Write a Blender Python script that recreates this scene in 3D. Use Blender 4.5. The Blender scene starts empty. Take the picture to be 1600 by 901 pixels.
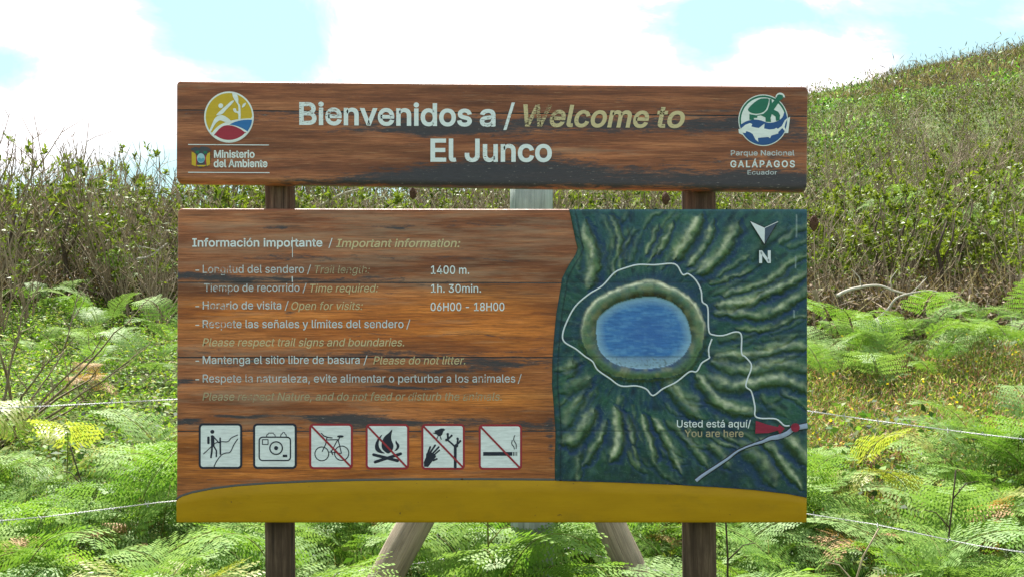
import bpy, math, random
import numpy as np
from mathutils import Vector, Matrix
R = math.radians
rng = np.random.default_rng(7)
random.seed(7)
sc = bpy.context.scene
COL = sc.collection

# ------------------------------------------------------------------ camera, sky, sun, exposure
F = 1931.0          # focal length in photograph pixels
CY, CZ = -3.862, 1.6
K = 0.002           # metres per photograph pixel on the sign's face (y = 0)
cam = bpy.data.objects.new('camera', bpy.data.cameras.new('camera'))
COL.objects.link(cam)
cam.location = (0, CY, CZ); cam.rotation_euler = (R(90), 0, 0)
cam.data.sensor_width = 36; cam.data.lens = 36 * F / 1600
cam.data.clip_start = 0.05; cam.data.clip_end = 3000
sc.camera = cam
SUN_EL, SUN_AZ = 57, -12         # degrees; azimuth from +Y (behind the sign), negative = left
sun = bpy.data.objects.new('sun', bpy.data.lights.new('sun', 'SUN'))
COL.objects.link(sun)
sun.data.energy = 5.0; sun.data.angle = R(0.53); sun.data.color = (1, .96, .9)
sun.rotation_euler = (R(-(90 - SUN_EL)), 0, R(-SUN_AZ)); sun.location = (0, 20, 40)
sc.view_settings.view_transform = 'Standard'; sc.view_settings.look = 'None'
sc.view_settings.exposure = 1.5; sc.view_settings.gamma = 1
sc.cycles.max_bounces = 6; sc.cycles.diffuse_bounces = 3; sc.cycles.glossy_bounces = 2
sc.cycles.transmission_bounces = 4; sc.cycles.transparent_max_bounces = 8

class NT:
    def __init__(s, tree): s.t = tree; s.n = tree.nodes; s.l = tree.links
    def __call__(s, typ, ins=None, **kw):
        n = s.n.new(typ)
        for k, v in kw.items(): setattr(n, k, v)
        for k, v in (ins or {}).items():
            i = n.inputs[k]
            if isinstance(v, bpy.types.NodeSocket): s.l.new(v, i)
            elif isinstance(v, bpy.types.Node): s.l.new(v.outputs[0], i)
            else: i.default_value = v
        return n
    def ramp(s, fac, stops, interp='LINEAR'):
        n = s.n.new('ShaderNodeValToRGB'); n.color_ramp.interpolation = interp
        e = n.color_ramp.elements
        while len(e) < len(stops): e.new(.5)
        for a, (p, c) in zip(e, stops): a.position = p; a.color = tuple(c) + (1,) if len(c) == 3 else c
        s.l.new(fac if isinstance(fac, bpy.types.NodeSocket) else fac.outputs[0], n.inputs[0]); return n.outputs[0]
    def mix(s, f, a, b, mode='MIX'):
        n = s.n.new('ShaderNodeMix'); n.data_type = 'RGBA'; n.blend_type = mode; n.clamp_factor = True
        for i, v in ((0, f), (6, a), (7, b)):
            if isinstance(v, bpy.types.Node): v = v.outputs[0]
            if isinstance(v, bpy.types.NodeSocket): s.l.new(v, n.inputs[i])
            else: n.inputs[i].default_value = (tuple(v) + (1,) if i else v)
        return n.outputs[2]
    def math(s, op, a, b=0.0, clamp=False):
        n = s.n.new('ShaderNodeMath'); n.operation = op; n.use_clamp = clamp
        for i, v in ((0, a), (1, b)):
            if isinstance(v, bpy.types.Node): v = v.outputs[0]
            if isinstance(v, bpy.types.NodeSocket): s.l.new(v, n.inputs[i])
            else: n.inputs[i].default_value = v
        return n.outputs[0]
    def noise(s, vec, scale, detail=4, rough=.55, w=None, dist=0):
        n = s.n.new('ShaderNodeTexNoise'); n.inputs['Scale'].default_value = scale
        n.inputs['Detail'].default_value = detail; n.inputs['Roughness'].default_value = rough
        n.inputs['Distortion'].default_value = dist
        if vec is not None: s.l.new(vec, n.inputs['Vector'])
        if w is not None:
            n.noise_dimensions = '4D'; s.l.new(w, n.inputs['W'])
        return n.outputs[0]
    def map(s, vec, scale=(1, 1, 1), loc=(0, 0, 0), rot=(0, 0, 0)):
        n = s.n.new('ShaderNodeMapping'); s.l.new(vec, n.inputs[0])
        n.inputs['Scale'].default_value = scale; n.inputs['Location'].default_value = loc; n.inputs['Rotation'].default_value = rot
        return n.outputs[0]

world = bpy.data.worlds.new('World'); sc.world = world; world.use_nodes = True
g = NT(world.node_tree); g.n.clear()
skyt = g('ShaderNodeTexSky', sky_type='NISHITA', sun_disc=False, sun_elevation=R(SUN_EL), sun_rotation=R(SUN_AZ), altitude=700, air_density=1.0, dust_density=0.6, ozone_density=1.0)
tc = g('ShaderNodeTexCoord'); DIR = tc.outputs['Generated']
# drifting cumulus: broken noise, plus the banks of cloud that stand beyond the sign
n1_ = g.noise(g.map(DIR, (1, 1, 1.8), (3.1, .4, .2)), 7.0, 9, .6, dist=.5)
n2_ = g.noise(g.map(DIR, (1, 1, 2.2), (1.3, 2.2, .7)), 1.7, 3, .5)
acc = g.math('MULTIPLY', g.math('SUBTRACT', n2_, .40), 1.6)  # cover raised so unseen cloud behind the camera whitens the light
for (u_, v_, ru, rv, k_) in ((105, 45, 95, 60, .62), (140, 165, 230, 75, .8), (0, 190, 90, 60, .5), (690, 90, 165, 75, .95), (860, 95, 200, 105, 1.0), (760, 10, 170, 40, .6), (1235, 100, 75, 50, .75), (1355, 75, 60, 35, .42), (1290, 135, 120, 25, .45), (1610, 30, 80, 30, .35), (1330, -10, 150, 22, .4), (430, 45, 120, 75, -.9), (1112, 50, 60, 60, -.75), (300, 25, 90, 50, -.6), (1500, 60, 130, 45, -.8), (1180, 20, 120, 25, -.45), (15, 110, 60, 40, -.6)):
    d_ = Vector(((u_ - 800) / F, 1, (450.5 - v_) / F)).normalized()
    m_ = g('ShaderNodeVectorMath', {0: g('ShaderNodeVectorMath', {0: DIR, 1: tuple(d_)}, operation='SUBTRACT'), 1: (F / ru, 8, F / rv)}, operation='MULTIPLY')
    l_ = g('ShaderNodeVectorMath', {0: m_}, operation='LENGTH')
    ga = g.math('POWER', 2.718, g.math('MULTIPLY', g.math('POWER', l_.outputs['Value'], 2.0), -1.0))
    acc = g.math('ADD', acc, g.math('MULTIPLY', ga, k_))
cl = g.math('ADD', g.math('ADD', acc, .12), g.math('MULTIPLY', g.math('SUBTRACT', n1_, .5), 3.0))
clouds = g.ramp(cl, [(.0, (0, 0, 0)), (.28, (.16, .16, .16)), (.52, (.62, .62, .62)), (.8, (1, 1, 1))])
csky = g.mix(1.0, skyt.outputs[0], (.80, 1.0, 1.0), 'MULTIPLY')
csky = g.mix(.80, csky, (3.7, 5.4, 5.6))                                # thin bright haze over the blue
cloudy = g.mix(clouds, csky, (9.6, 9.1, 9.4))
bg = g('ShaderNodeBackground', {'Color': cloudy, 'Strength': 0.068})
out = g('ShaderNodeOutputWorld', {'Surface': bg})

# ------------------------------------------------------------------ helpers
def tag(o, label=None, cat=None, group=None, kind=None):
    for k, v in (('label', label), ('category', cat), ('group', group), ('kind', kind)):
        if v: o[k] = v
    return o
def empty(name, loc=(0, 0, 0), rz=0, label=None, cat=None, group=None):
    o = bpy.data.objects.new(name, None); COL.objects.link(o); o.empty_display_size = .1
    o.location = loc; o.rotation_euler = (0, 0, rz)
    return tag(o, label, cat, group)
def mesh(name, V, Fc, mat=None, cols=None, smooth=False, attrs=None):
    m = bpy.data.meshes.new(name)
    V = np.asarray(V, dtype=np.float32).reshape(-1, 3)
    if isinstance(Fc, np.ndarray):
        k = Fc.shape[1]; n = len(Fc)
        m.vertices.add(len(V)); m.vertices.foreach_set('co', V.ravel())
        m.loops.add(n * k); m.loops.foreach_set('vertex_index', Fc.astype(np.int32).ravel())
        m.polygons.add(n); m.polygons.foreach_set('loop_start', np.arange(0, n * k, k, dtype=np.int32))
        m.update(calc_edges=True)
    else:
        m.from_pydata([tuple(map(float, v)) for v in V], [], Fc); m.update()
    if smooth: m.polygons.foreach_set('use_smooth', np.ones(len(m.polygons), dtype=bool))
    if mat: m.materials.append(mat)
    if cols is not None:
        a = m.attributes.new('Col', 'FLOAT_COLOR', 'POINT')
        c = np.ones((len(V), 4), dtype=np.float32); c[:, :3] = cols
        a.data.foreach_set('color', c.ravel())
    for k, v in (attrs or {}).items():
        a = m.attributes.new(k, 'FLOAT', 'POINT'); a.data.foreach_set('value', np.asarray(v, dtype=np.float32))
    return m
def obj(name, me, parent=None, loc=None, **t):
    o = bpy.data.objects.new(name, me); COL.objects.link(o)
    if parent: o.parent = parent
    if loc is not None: o.location = loc
    return tag(o, **t)
def join(parts):
    """parts: list of (V, F array k cols) -> one V,F"""
    Vs, Fs, n = [], [], 0
    for V, Fc in parts:
        Vs.append(np.asarray(V, float)); Fs.append(np.asarray(Fc) + n); n += len(V)
    return np.concatenate(Vs), np.concatenate(Fs)
def tube(pts, rad, sides=6, cap=True, lump=0, seed=0):
    """quads only"""
    P = np.asarray(pts, float); n = len(P); rad = np.broadcast_to(np.asarray(rad, float), (n,))
    rr = np.random.default_rng(seed)
    T = np.gradient(P, axis=0); T /= np.linalg.norm(T, axis=1)[:, None] + 1e-9
    up = np.array([0, 0, 1.0]) if abs(T[0][2]) < .9 else np.array([1.0, 0, 0])
    V = []; ang = np.arange(sides) * 2 * np.pi / sides
    lr = 1 + lump * rr.normal(size=sides)
    for i in range(n):
        a = np.cross(T[i], up); a /= np.linalg.norm(a) + 1e-9
        b = np.cross(a, T[i]); up = b
        q = lr * (1 + lump * .4 * rr.normal(size=sides))
        V.append(P[i] + (np.outer(np.cos(ang), a) + np.outer(np.sin(ang), b)) * (rad[i] * q)[:, None])
    V = np.concatenate(V); Fq = []
    for i in range(n - 1):
        for j in range(sides):
            k = (j + 1) % sides
            Fq.append((i * sides + j, i * sides + k, (i + 1) * sides + k, (i + 1) * sides + j))
    if cap:
        c0 = len(V); V = np.concatenate([V, P[:1], P[-1:]])
        for j in range(0, sides, 1):
            k = (j + 1) % sides
            Fq.append((c0, k, j, c0)) if False else None
        # caps as fans of degenerate-free quads (sides even)
        for j in range(0, sides - sides % 2, 2):
            Fq.append((c0, (j + 2) % sides, j + 1, j))
            o = (n - 1) * sides
            Fq.append((c0 + 1, o + j, o + j + 1, o + (j + 2) % sides))
    return V, np.array(Fq)
def interp(x, tab):
    return np.interp(x, [t[0] for t in tab], [t[1] for t in tab])

# terrain height
NEAR = [(-60, 0), (0, 0), (1, 0), (2, .1), (3, .25), (4, .45), (5, .62), (6, .8), (8, 1.15), (10, 1.42), (13, 1.65), (18, 1.7), (30, 1.0), (200, -6), (600, -20)]
TH = [(-1.2, -.05), (-.3, -.02), (-.12, .04), (0, .085), (.1, .132), (.2, .147), (.3, .153), (.414, .174), (.6, .205), (1.2, .26), (2.2, .0), (3.3, -.1)]
WH = [(0, 0), (14, .05), (24, .5), (34, .80), (60, .92), (120, 1.0), (135, .98), (200, .6), (600, .1)]
def ground(x, y):
    x = np.asarray(x, float); y = np.asarray(y, float)
    N = interp(y, NEAR)
    r = np.hypot(x, y - CY); a = np.tan(np.clip(np.arctan2(x, y - CY), -1.3, 1.3)); a = np.clip(a, -3, 3)
    H = 1.6 + r * interp(a, TH) * interp(r, WH)
    B = np.clip((r - 11) / 12, 0, 1); B = B * B * (3 - 2 * B)
    m = np.maximum(N, H)
    z = N * (1 - B) + m * B
    z = z + .05 * np.sin(x * 1.7 + 1) * np.sin(y * 1.3) * np.clip(y / 3, 0, 1) + .12 * np.sin(x * .31 + 2) * np.sin(y * .37 + 1) * np.clip((y - 8) / 10, 0, 2)
    z = z + np.clip((r - 40) / 60, 0, 1) * (.7 * np.sin(x * .13 + y * .07) + .5 * np.sin(x * .31 - y * .11 + 2))
    return z
def X(u, y): return (u - 800) / F * (y - CY)
def on(u, y): x = X(u, y); return (x, y, float(ground(x, y)))
def Z(v, y): return CZ - (v - 450.5) / F * (y - CY)

# ------------------------------------------------------------------ materials
def mat(name):
    m = bpy.data.materials.new(name); m.use_nodes = True; g = NT(m.node_tree); g.n.clear()
    return m, g
def finish(g, surf): g('ShaderNodeOutputMaterial', {'Surface': surf})
def leaf_mat(name, a, b, trans=.45, rough=.45, attr=False, spec=.5, tcol=1.25):
    m, g = mat(name)
    oi = g('ShaderNodeObjectInfo')
    if attr:
        at = g('ShaderNodeAttribute', attribute_name='Col'); col = at.outputs['Color']
    else:
        geo = g('ShaderNodeNewGeometry')
        f = g.math('ADD', g.math('MULTIPLY', oi.outputs['Random'], .4), g.math('MULTIPLY', geo.outputs['Random Per Island'], .6))
        col = g.mix(f, a, b)
    p = g('ShaderNodeBsdfPrincipled', {'Base Color': col, 'Roughness': rough, 'Specular IOR Level': spec})
    tc_ = g.mix(1.0, col, (tcol, tcol * 1.08, tcol * .55), 'MULTIPLY')
    t = g('ShaderNodeBsdfTranslucent', {'Color': tc_})
    s = g('ShaderNodeMixShader', {0: trans, 1: p.outputs[0], 2: t.outputs[0]})
    finish(g, s); return m
M_FROND = leaf_mat('bracken_green', (.105, .225, .036), (.26, .37, .075), .34, .6, spec=.16)
M_FROND_B = leaf_mat('bracken_pale', (.13, .24, .060), (.25, .35, .11), .32, .55, spec=.2)
M_DEADFROND = leaf_mat('withered_bracken', (.34, .19, .07), (.42, .26, .10), .3, .7)
M_LEAF = leaf_mat('shrub_leaf', (.035, .07, .010), (.25, .30, .035), .32, .5, spec=.25)
M_SCATTER = leaf_mat('ground_plants', None, None, .38, .55, attr=True, spec=.22)
M_UNDER = leaf_mat('shaded_undergrowth', None, None, .15, .65, attr=True, spec=.15)
def bark_mat(name, a, b, sx=(14, 14, 2), rough=.85, bump=.4):
    m, g = mat(name)
    t = g('ShaderNodeTexCoord'); oi = g('ShaderNodeObjectInfo')
    n = g.noise(g.map(t.outputs['Object'], sx), 3, 6, .65)
    f = g.math('ADD', g.math('MULTIPLY', n, 1.6), g.math('SUBTRACT', g.math('MULTIPLY', oi.outputs['Random'], .5), .6), True)
    col = g.mix(f, a, b)
    bp = g('ShaderNodeBump', {'Height': n, 'Strength': bump, 'Distance': .01})
    p = g('ShaderNodeBsdfPrincipled', {'Base Color': col, 'Roughness': rough, 'Specular IOR Level': .25, 'Normal': bp.outputs[0]})
    finish(g, p); return m
M_TWIG = bark_mat('twig_bark', (.12, .085, .055), (.44, .35, .23))
M_DARKTWIG = bark_mat('dark_stem', (.035, .025, .016), (.10, .07, .045))
M_DEADWOOD = bark_mat('bleached_branch', (.36, .32, .26), (.6, .55, .46))
M_SEED = bark_mat('seed_head_brown', (.05, .022, .016), (.11, .055, .035), (40, 40, 40))
def log_mat(name, a, b, c, crack=.5, stain=(.03, .026, .022)):
    m, g = mat(name)
    t = g('ShaderNodeTexCoord')
    v = g.map(t.outputs['Object'], (30, 30, 1.4))
    n = g.noise(v, 1.6, 9, .78); n2 = g.noise(t.outputs['Object'], 7, 4, .6)
    col = g.ramp(n, [(.3, a), (.5, b), (.7, c)])
    v2 = g.map(t.outputs['Object'], (55, 55, .9), (3, 1, 0))
    ck = g.noise(v2, 1.0, 3, .5)
    ckm = g.ramp(ck, [(.30, (1, 1, 1)), (.36, (0, 0, 0))])
    col = g.mix(g.math('MULTIPLY', ckm, crack), col, stain)
    col = g.mix(g.ramp(n2, [(.52, (0, 0, 0)), (.72, (.6, .6, .6))]), col, tuple(x * .55 for x in b))
    h = g.math('SUBTRACT', n, g.math('MULTIPLY', ckm, 1.2))
    bp = g('ShaderNodeBump', {'Height': h, 'Strength': .8, 'Distance': .006})
    p = g('ShaderNodeBsdfPrincipled', {'Base Color': col, 'Roughness': .85, 'Specular IOR Level': .2, 'Normal': bp.outputs[0]})
    finish(g, p); return m
M_POST = log_mat('stained_post', (.03, .019, .014), (.085, .054, .037), (.21, .145, .10), .95)
M_GREYLOG = log_mat('weathered_log', (.11, .085, .06), (.30, .24, .175), (.46, .38, .28), 1.0, (.05, .04, .03))
M_TEALPOST = log_mat('grey_fence_post', (.16, .18, .16), (.34, .38, .35), (.46, .5, .46), .8, (.04, .04, .035))
def paint(name, c, rough=.5, wear=0.0, speck=.25, scale=1.0, strong=0.0):
    """flat paint with grain; wear > 0 leaves ragged gaps through which the wood shows"""
    m, g = mat(name)
    t = g('ShaderNodeTexCoord')
    n = g.noise(g.map(t.outputs['Object'], (9, 9, 60)), 2.2, 5, .7)
    n3 = g.noise(t.outputs['Object'], 4.0, 3, .6)
    col = g.mix(g.ramp(n, [(.35, (speck,) * 3), (.6, (0, 0, 0))]), c, tuple(x * .55 for x in c))
    p = g('ShaderNodeBsdfPrincipled', {'Base Color': col, 'Roughness': rough, 'Specular IOR Level': .35})
    if wear > 0:
        w = g.noise(g.map(t.outputs['Object'], (26, 26, 130)), 2.4, 4, .75)
        big = g.math('MULTIPLY', g.math('SUBTRACT', n3, .5), 1.1)
        f = g.math('ADD', g.math('SUBTRACT', w, big), 0.0)
        hi = .20 + wear * .42
        k = g.ramp(f, [(hi - .03, (0, 0, 0)), (hi + .05, (1, 1, 1))])
        k = g.math('MULTIPLY', k, 1.0 - strong)
        tr = g('ShaderNodeBsdfTransparent')
        s = g('ShaderNodeMixShader', {0: k, 1: tr.outputs[0], 2: p.outputs[0]}); finish(g, s)
    else: finish(g, p)
    return m
WHITE = (.70, .75, .80)
P_WHITE = paint('white_letter_paint', WHITE, wear=.25)
P_WHITE_WORN = paint('worn_white_letter_paint', (.58, .62, .67), wear=.42, strong=.12)
P_BODY = paint('body_letter_paint', (.58, .64, .70), wear=.3)
P_CREAM = paint('cream_letter_paint', (.56, .46, .27), wear=.2)
P_CREAM_WORN = paint('worn_cream_letter_paint', (.43, .36, .23), wear=.42, strong=.1)
P_ICON = paint('icon_white', (.72, .76, .80), wear=0, speck=.5)
P_NAVY = paint('icon_navy', (.012, .016, .035)); P_RED = paint('icon_red', (.30, .022, .035))
P_EWHITE = paint('emblem_white', (.72, .76, .78), speck=.3); P_EYEL = paint('emblem_yellow', (.55, .37, .02))
P_ERED = paint('emblem_red', (.33, .02, .045)); P_EBLUE = paint('emblem_blue', (.02, .14, .40))
P_PBLUE = paint('park_blue', (.015, .075, .25)); P_PGREEN = paint('park_green', (.012, .14, .09))
P_GROOVE = paint('groove_grey', (.10, .10, .10), .8); P_SLATE = paint('arrow_slate', (.05, .075, .13))
P_LINE = paint('trail_white', (.64, .68, .76), speck=.1); P_ROAD = paint('road_lilac', (.32, .38, .55), speck=.4)
P_MRED = paint('marker_red', (.27, .012, .045), speck=.8)
P_BLACK = paint('outline_black', (.01, .014, .02))

def wood_mat():
    m, g = mat('varnished_plank')
    t = g('ShaderNodeTexCoord'); O = t.outputs['Object']
    at = lambda n: g('ShaderNodeAttribute', attribute_name=n).outputs['Fac']
    pid, stain, tone, pale = at('pid'), at('stain'), at('tone'), at('pale')
    w = g.math('MULTIPLY', pid, 3.7)
    v = g.map(O, (1.5, 1, 20)); big = g.noise(v, 1.1, 5, .6, w, dist=.9)
    fine = g.noise(g.map(O, (5, 1, 130)), 2.2, 8, .78, w, dist=.4)
    vfine = g.noise(g.map(O, (16, 1, 330)), 2.0, 3, .7, w)
    warm = g.ramp(big, [(.28, (.13, .038, .020)), (.45, (.27, .085, .038)), (.60, (.42, .148, .066)), (.8, (.52, .22, .105))])
    oran = g.ramp(big, [(.28, (.24, .055, .012)), (.45, (.45, .128, .022)), (.60, (.64, .205, .04)), (.8, (.70, .28, .075))])
    col = g.mix(tone, warm, oran)
    band = g.noise(g.map(O, (.9, 1, 7)), 1.4, 3, .5, w, dist=.6)
    col = g.mix(1.0, col, g.ramp(band, [(.35, (.62, .58, .55)), (.5, (1, 1, 1)), (.68, (1.25, 1.22, 1.15))]), 'MULTIPLY')
    col = g.mix(g.ramp(fine, [(.38, (.75, .75, .75)), (.56, (0, 0, 0))]), col, (.085, .032, .016))
    col = g.mix(g.math('MULTIPLY', g.ramp(fine, [(.56, (0, 0, 0)), (.72, (.55, .55, .55))]), 1.0), col, (.52, .34, .19))
    # dull grey patches where the varnish has gone
    gp = g.noise(g.map(O, (2.2, 1, 26)), 1.3, 6, .7, w)
    gk = g.math('MULTIPLY', g.ramp(g.math('ADD', gp, g.math('MULTIPLY', pale, .22)), [(.56, (0, 0, 0)), (.74, (1, 1, 1))]), .5)
    col = g.mix(gk, col, (.36, .24, .17))
    # blue-black stains, ragged along the grain
    sn = g.noise(g.map(O, (8, 1, 60)), 2.0, 9, .80, w, dist=.7)
    sf = g.math('ADD', g.math('MULTIPLY', stain, .75), g.math('MULTIPLY', g.math('SUBTRACT', sn, .5), 2.6))
    sk = g.ramp(sf, [(.34, (0, 0, 0)), (.50, (.6, .6, .6)), (.72, (.95, .95, .95))])
    col = g.mix(sk, col, g.mix(vfine, (.012, .014, .022), (.06, .062, .08)))
    fl = g.ramp(g.noise(g.map(O, (22, 1, 120)), 2.2, 4, .75, w), [(.62, (0, 0, 0)), (.68, (1, 1, 1))])
    col = g.mix(g.math('MULTIPLY', g.math('MULTIPLY', fl, sk), .7), col, (.40, .35, .33))
    h = g.math('ADD', g.math('MULTIPLY', fine, .6), g.math('MULTIPLY', vfine, .4))
    bp = g('ShaderNodeBump', {'Height': h, 'Strength': .35, 'Distance': .003})
    p = g('ShaderNodeBsdfPrincipled', {'Base Color': col, 'Roughness': .4, 'Specular IOR Level': .3, 'Normal': bp.outputs[0]})
    finish(g, p); return m
M_WOOD = wood_mat()
def yellow_mat():
    m, g = mat('ochre_paint')
    t = g('ShaderNodeTexCoord'); O = t.outputs['Object']
    n = g.noise(g.map(O, (3, 1, 12)), 2, 5, .6)
    col = g.mix(g.ramp(n, [(.3, (0, 0, 0)), (.7, (1, 1, 1))]), (.34, .185, .003), (.40, .225, .004))
    d = g.ramp(g.noise(O, 70, 2, .5), [(.735, (0, 0, 0)), (.76, (1, 1, 1))])
    col = g.mix(g.math('MULTIPLY', d, .7), col, (.06, .04, .02))
    sm = g.noise(g.map(O, (5, 1, 9)), 1.6, 6, .7)
    col = g.mix(g.ramp(sm, [(.52, (0, 0, 0)), (.75, (.4, .4, .4))]), col, (.20, .125, .012))
    bp = g('ShaderNodeBump', {'Height': g.noise(g.map(O, (6, 1, 90)), 2, 4, .6), 'Strength': .25, 'Distance': .002})
    p = g('ShaderNodeBsdfPrincipled', {'Base Color': col, 'Roughness': .5, 'Specular IOR Level': .15, 'Normal': bp.outputs[0]})
    finish(g, p); return m
M_YELLOW = yellow_mat()
def relief_mat():
    m, g = mat('painted_relief')
    t = g('ShaderNodeTexCoord'); O = t.outputs['Object']
    c = g('ShaderNodeAttribute', attribute_name='Col').outputs['Color']
    n = g.noise(O, 75, 5, .75, dist=.8)
    n2 = g.noise(g.map(O, (30, 1, 240)), 1.4, 4, .7)
    n3 = g.noise(O, 22, 4, .6, dist=1.5)
    k = g.math('ADD', g.math('MULTIPLY', n, 1.3), g.math('MULTIPLY', n2, .7))
    c0 = g.mix(1.0, c, g.ramp(g.noise(g.map(O, (12, 1, 90)), 1.5, 4, .6), [(.3, (.8, .8, .8)), (.7, (1, 1, 1))]), 'MULTIPLY')
    c = g.mix(1.0, c, g.ramp(k, [(.55, (.5, .5, .5)), (1.0, (1, 1, 1)), ]), 'MULTIPLY')
    c = g.mix(g.ramp(n3, [(.48, (0, 0, 0)), (.66, (.3, .3, .3))]), c, (.012, .045, .11))
    c = g.mix(g('ShaderNodeAttribute', attribute_name='calm').outputs['Fac'], c, c0)
    c = g.mix(g.math('MULTIPLY', g.ramp(n, [(.57, (0, 0, 0)), (.70, (.5, .5, .5))]), g.math('SUBTRACT', 1.0, g('ShaderNodeAttribute', attribute_name='calm').outputs['Fac'])), c, (.12, .20, .15))
    bp = g('ShaderNodeBump', {'Height': k, 'Strength': .5, 'Distance': .003})
    p = g('ShaderNodeBsdfPrincipled', {'Base Color': c, 'Roughness': .33, 'Specular IOR Level': .24, 'Normal': bp.outputs[0]})
    finish(g, p); return m
M_RELIEF = relief_mat()
def wire_mat():
    m, g = mat('galvanised_wire')
    p = g('ShaderNodeBsdfPrincipled', {'Base Color': (.42, .42, .42, 1), 'Roughness': .5, 'Metallic': .25}); finish(g, p); return m
M_WIRE = wire_mat()
def ground_mat():
    m, g = mat('soil_and_moss')
    t = g('ShaderNodeTexCoord'); O = t.outputs['Object']
    a = g.noise(O, .9, 6, .6); b = g.noise(O, 14, 6, .7); c = g.noise(O, .09, 4, .55)
    near = g.mix(g.ramp(b, [(.35, (0, 0, 0)), (.65, (1, 1, 1))]), (.035, .03, .016), (.09, .12, .03))
    near = g.mix(g.ramp(a, [(.45, (0, 0, 0)), (.62, (1, 1, 1))]), near, (.13, .18, .035))
    far = g.mix(g.ramp(c, [(.42, (0, 0, 0)), (.56, (1, 1, 1))]), (.12, .10, .055), (.11, .17, .04))
    far = g.mix(g.ramp(b, [(.3, (.7, .7, .7)), (.6, (0, 0, 0))]), far, (.05, .055, .025))
    sp = g('ShaderNodeSeparateXYZ', {0: O})
    col = g.mix(g.ramp(g.math('MULTIPLY', sp.outputs[1], 1 / 40), [(.2, (0, 0, 0)), (.5, (1, 1, 1))]), near, far)
    bp = g('ShaderNodeBump', {'Height': b, 'Strength': .8, 'Distance': .08})
    p = g('ShaderNodeBsdfPrincipled', {'Base Color': col, 'Roughness': .95, 'Specular IOR Level': .1, 'Normal': bp.outputs[0]})
    finish(g, p); return m
M_GROUND = ground_mat()

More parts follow.
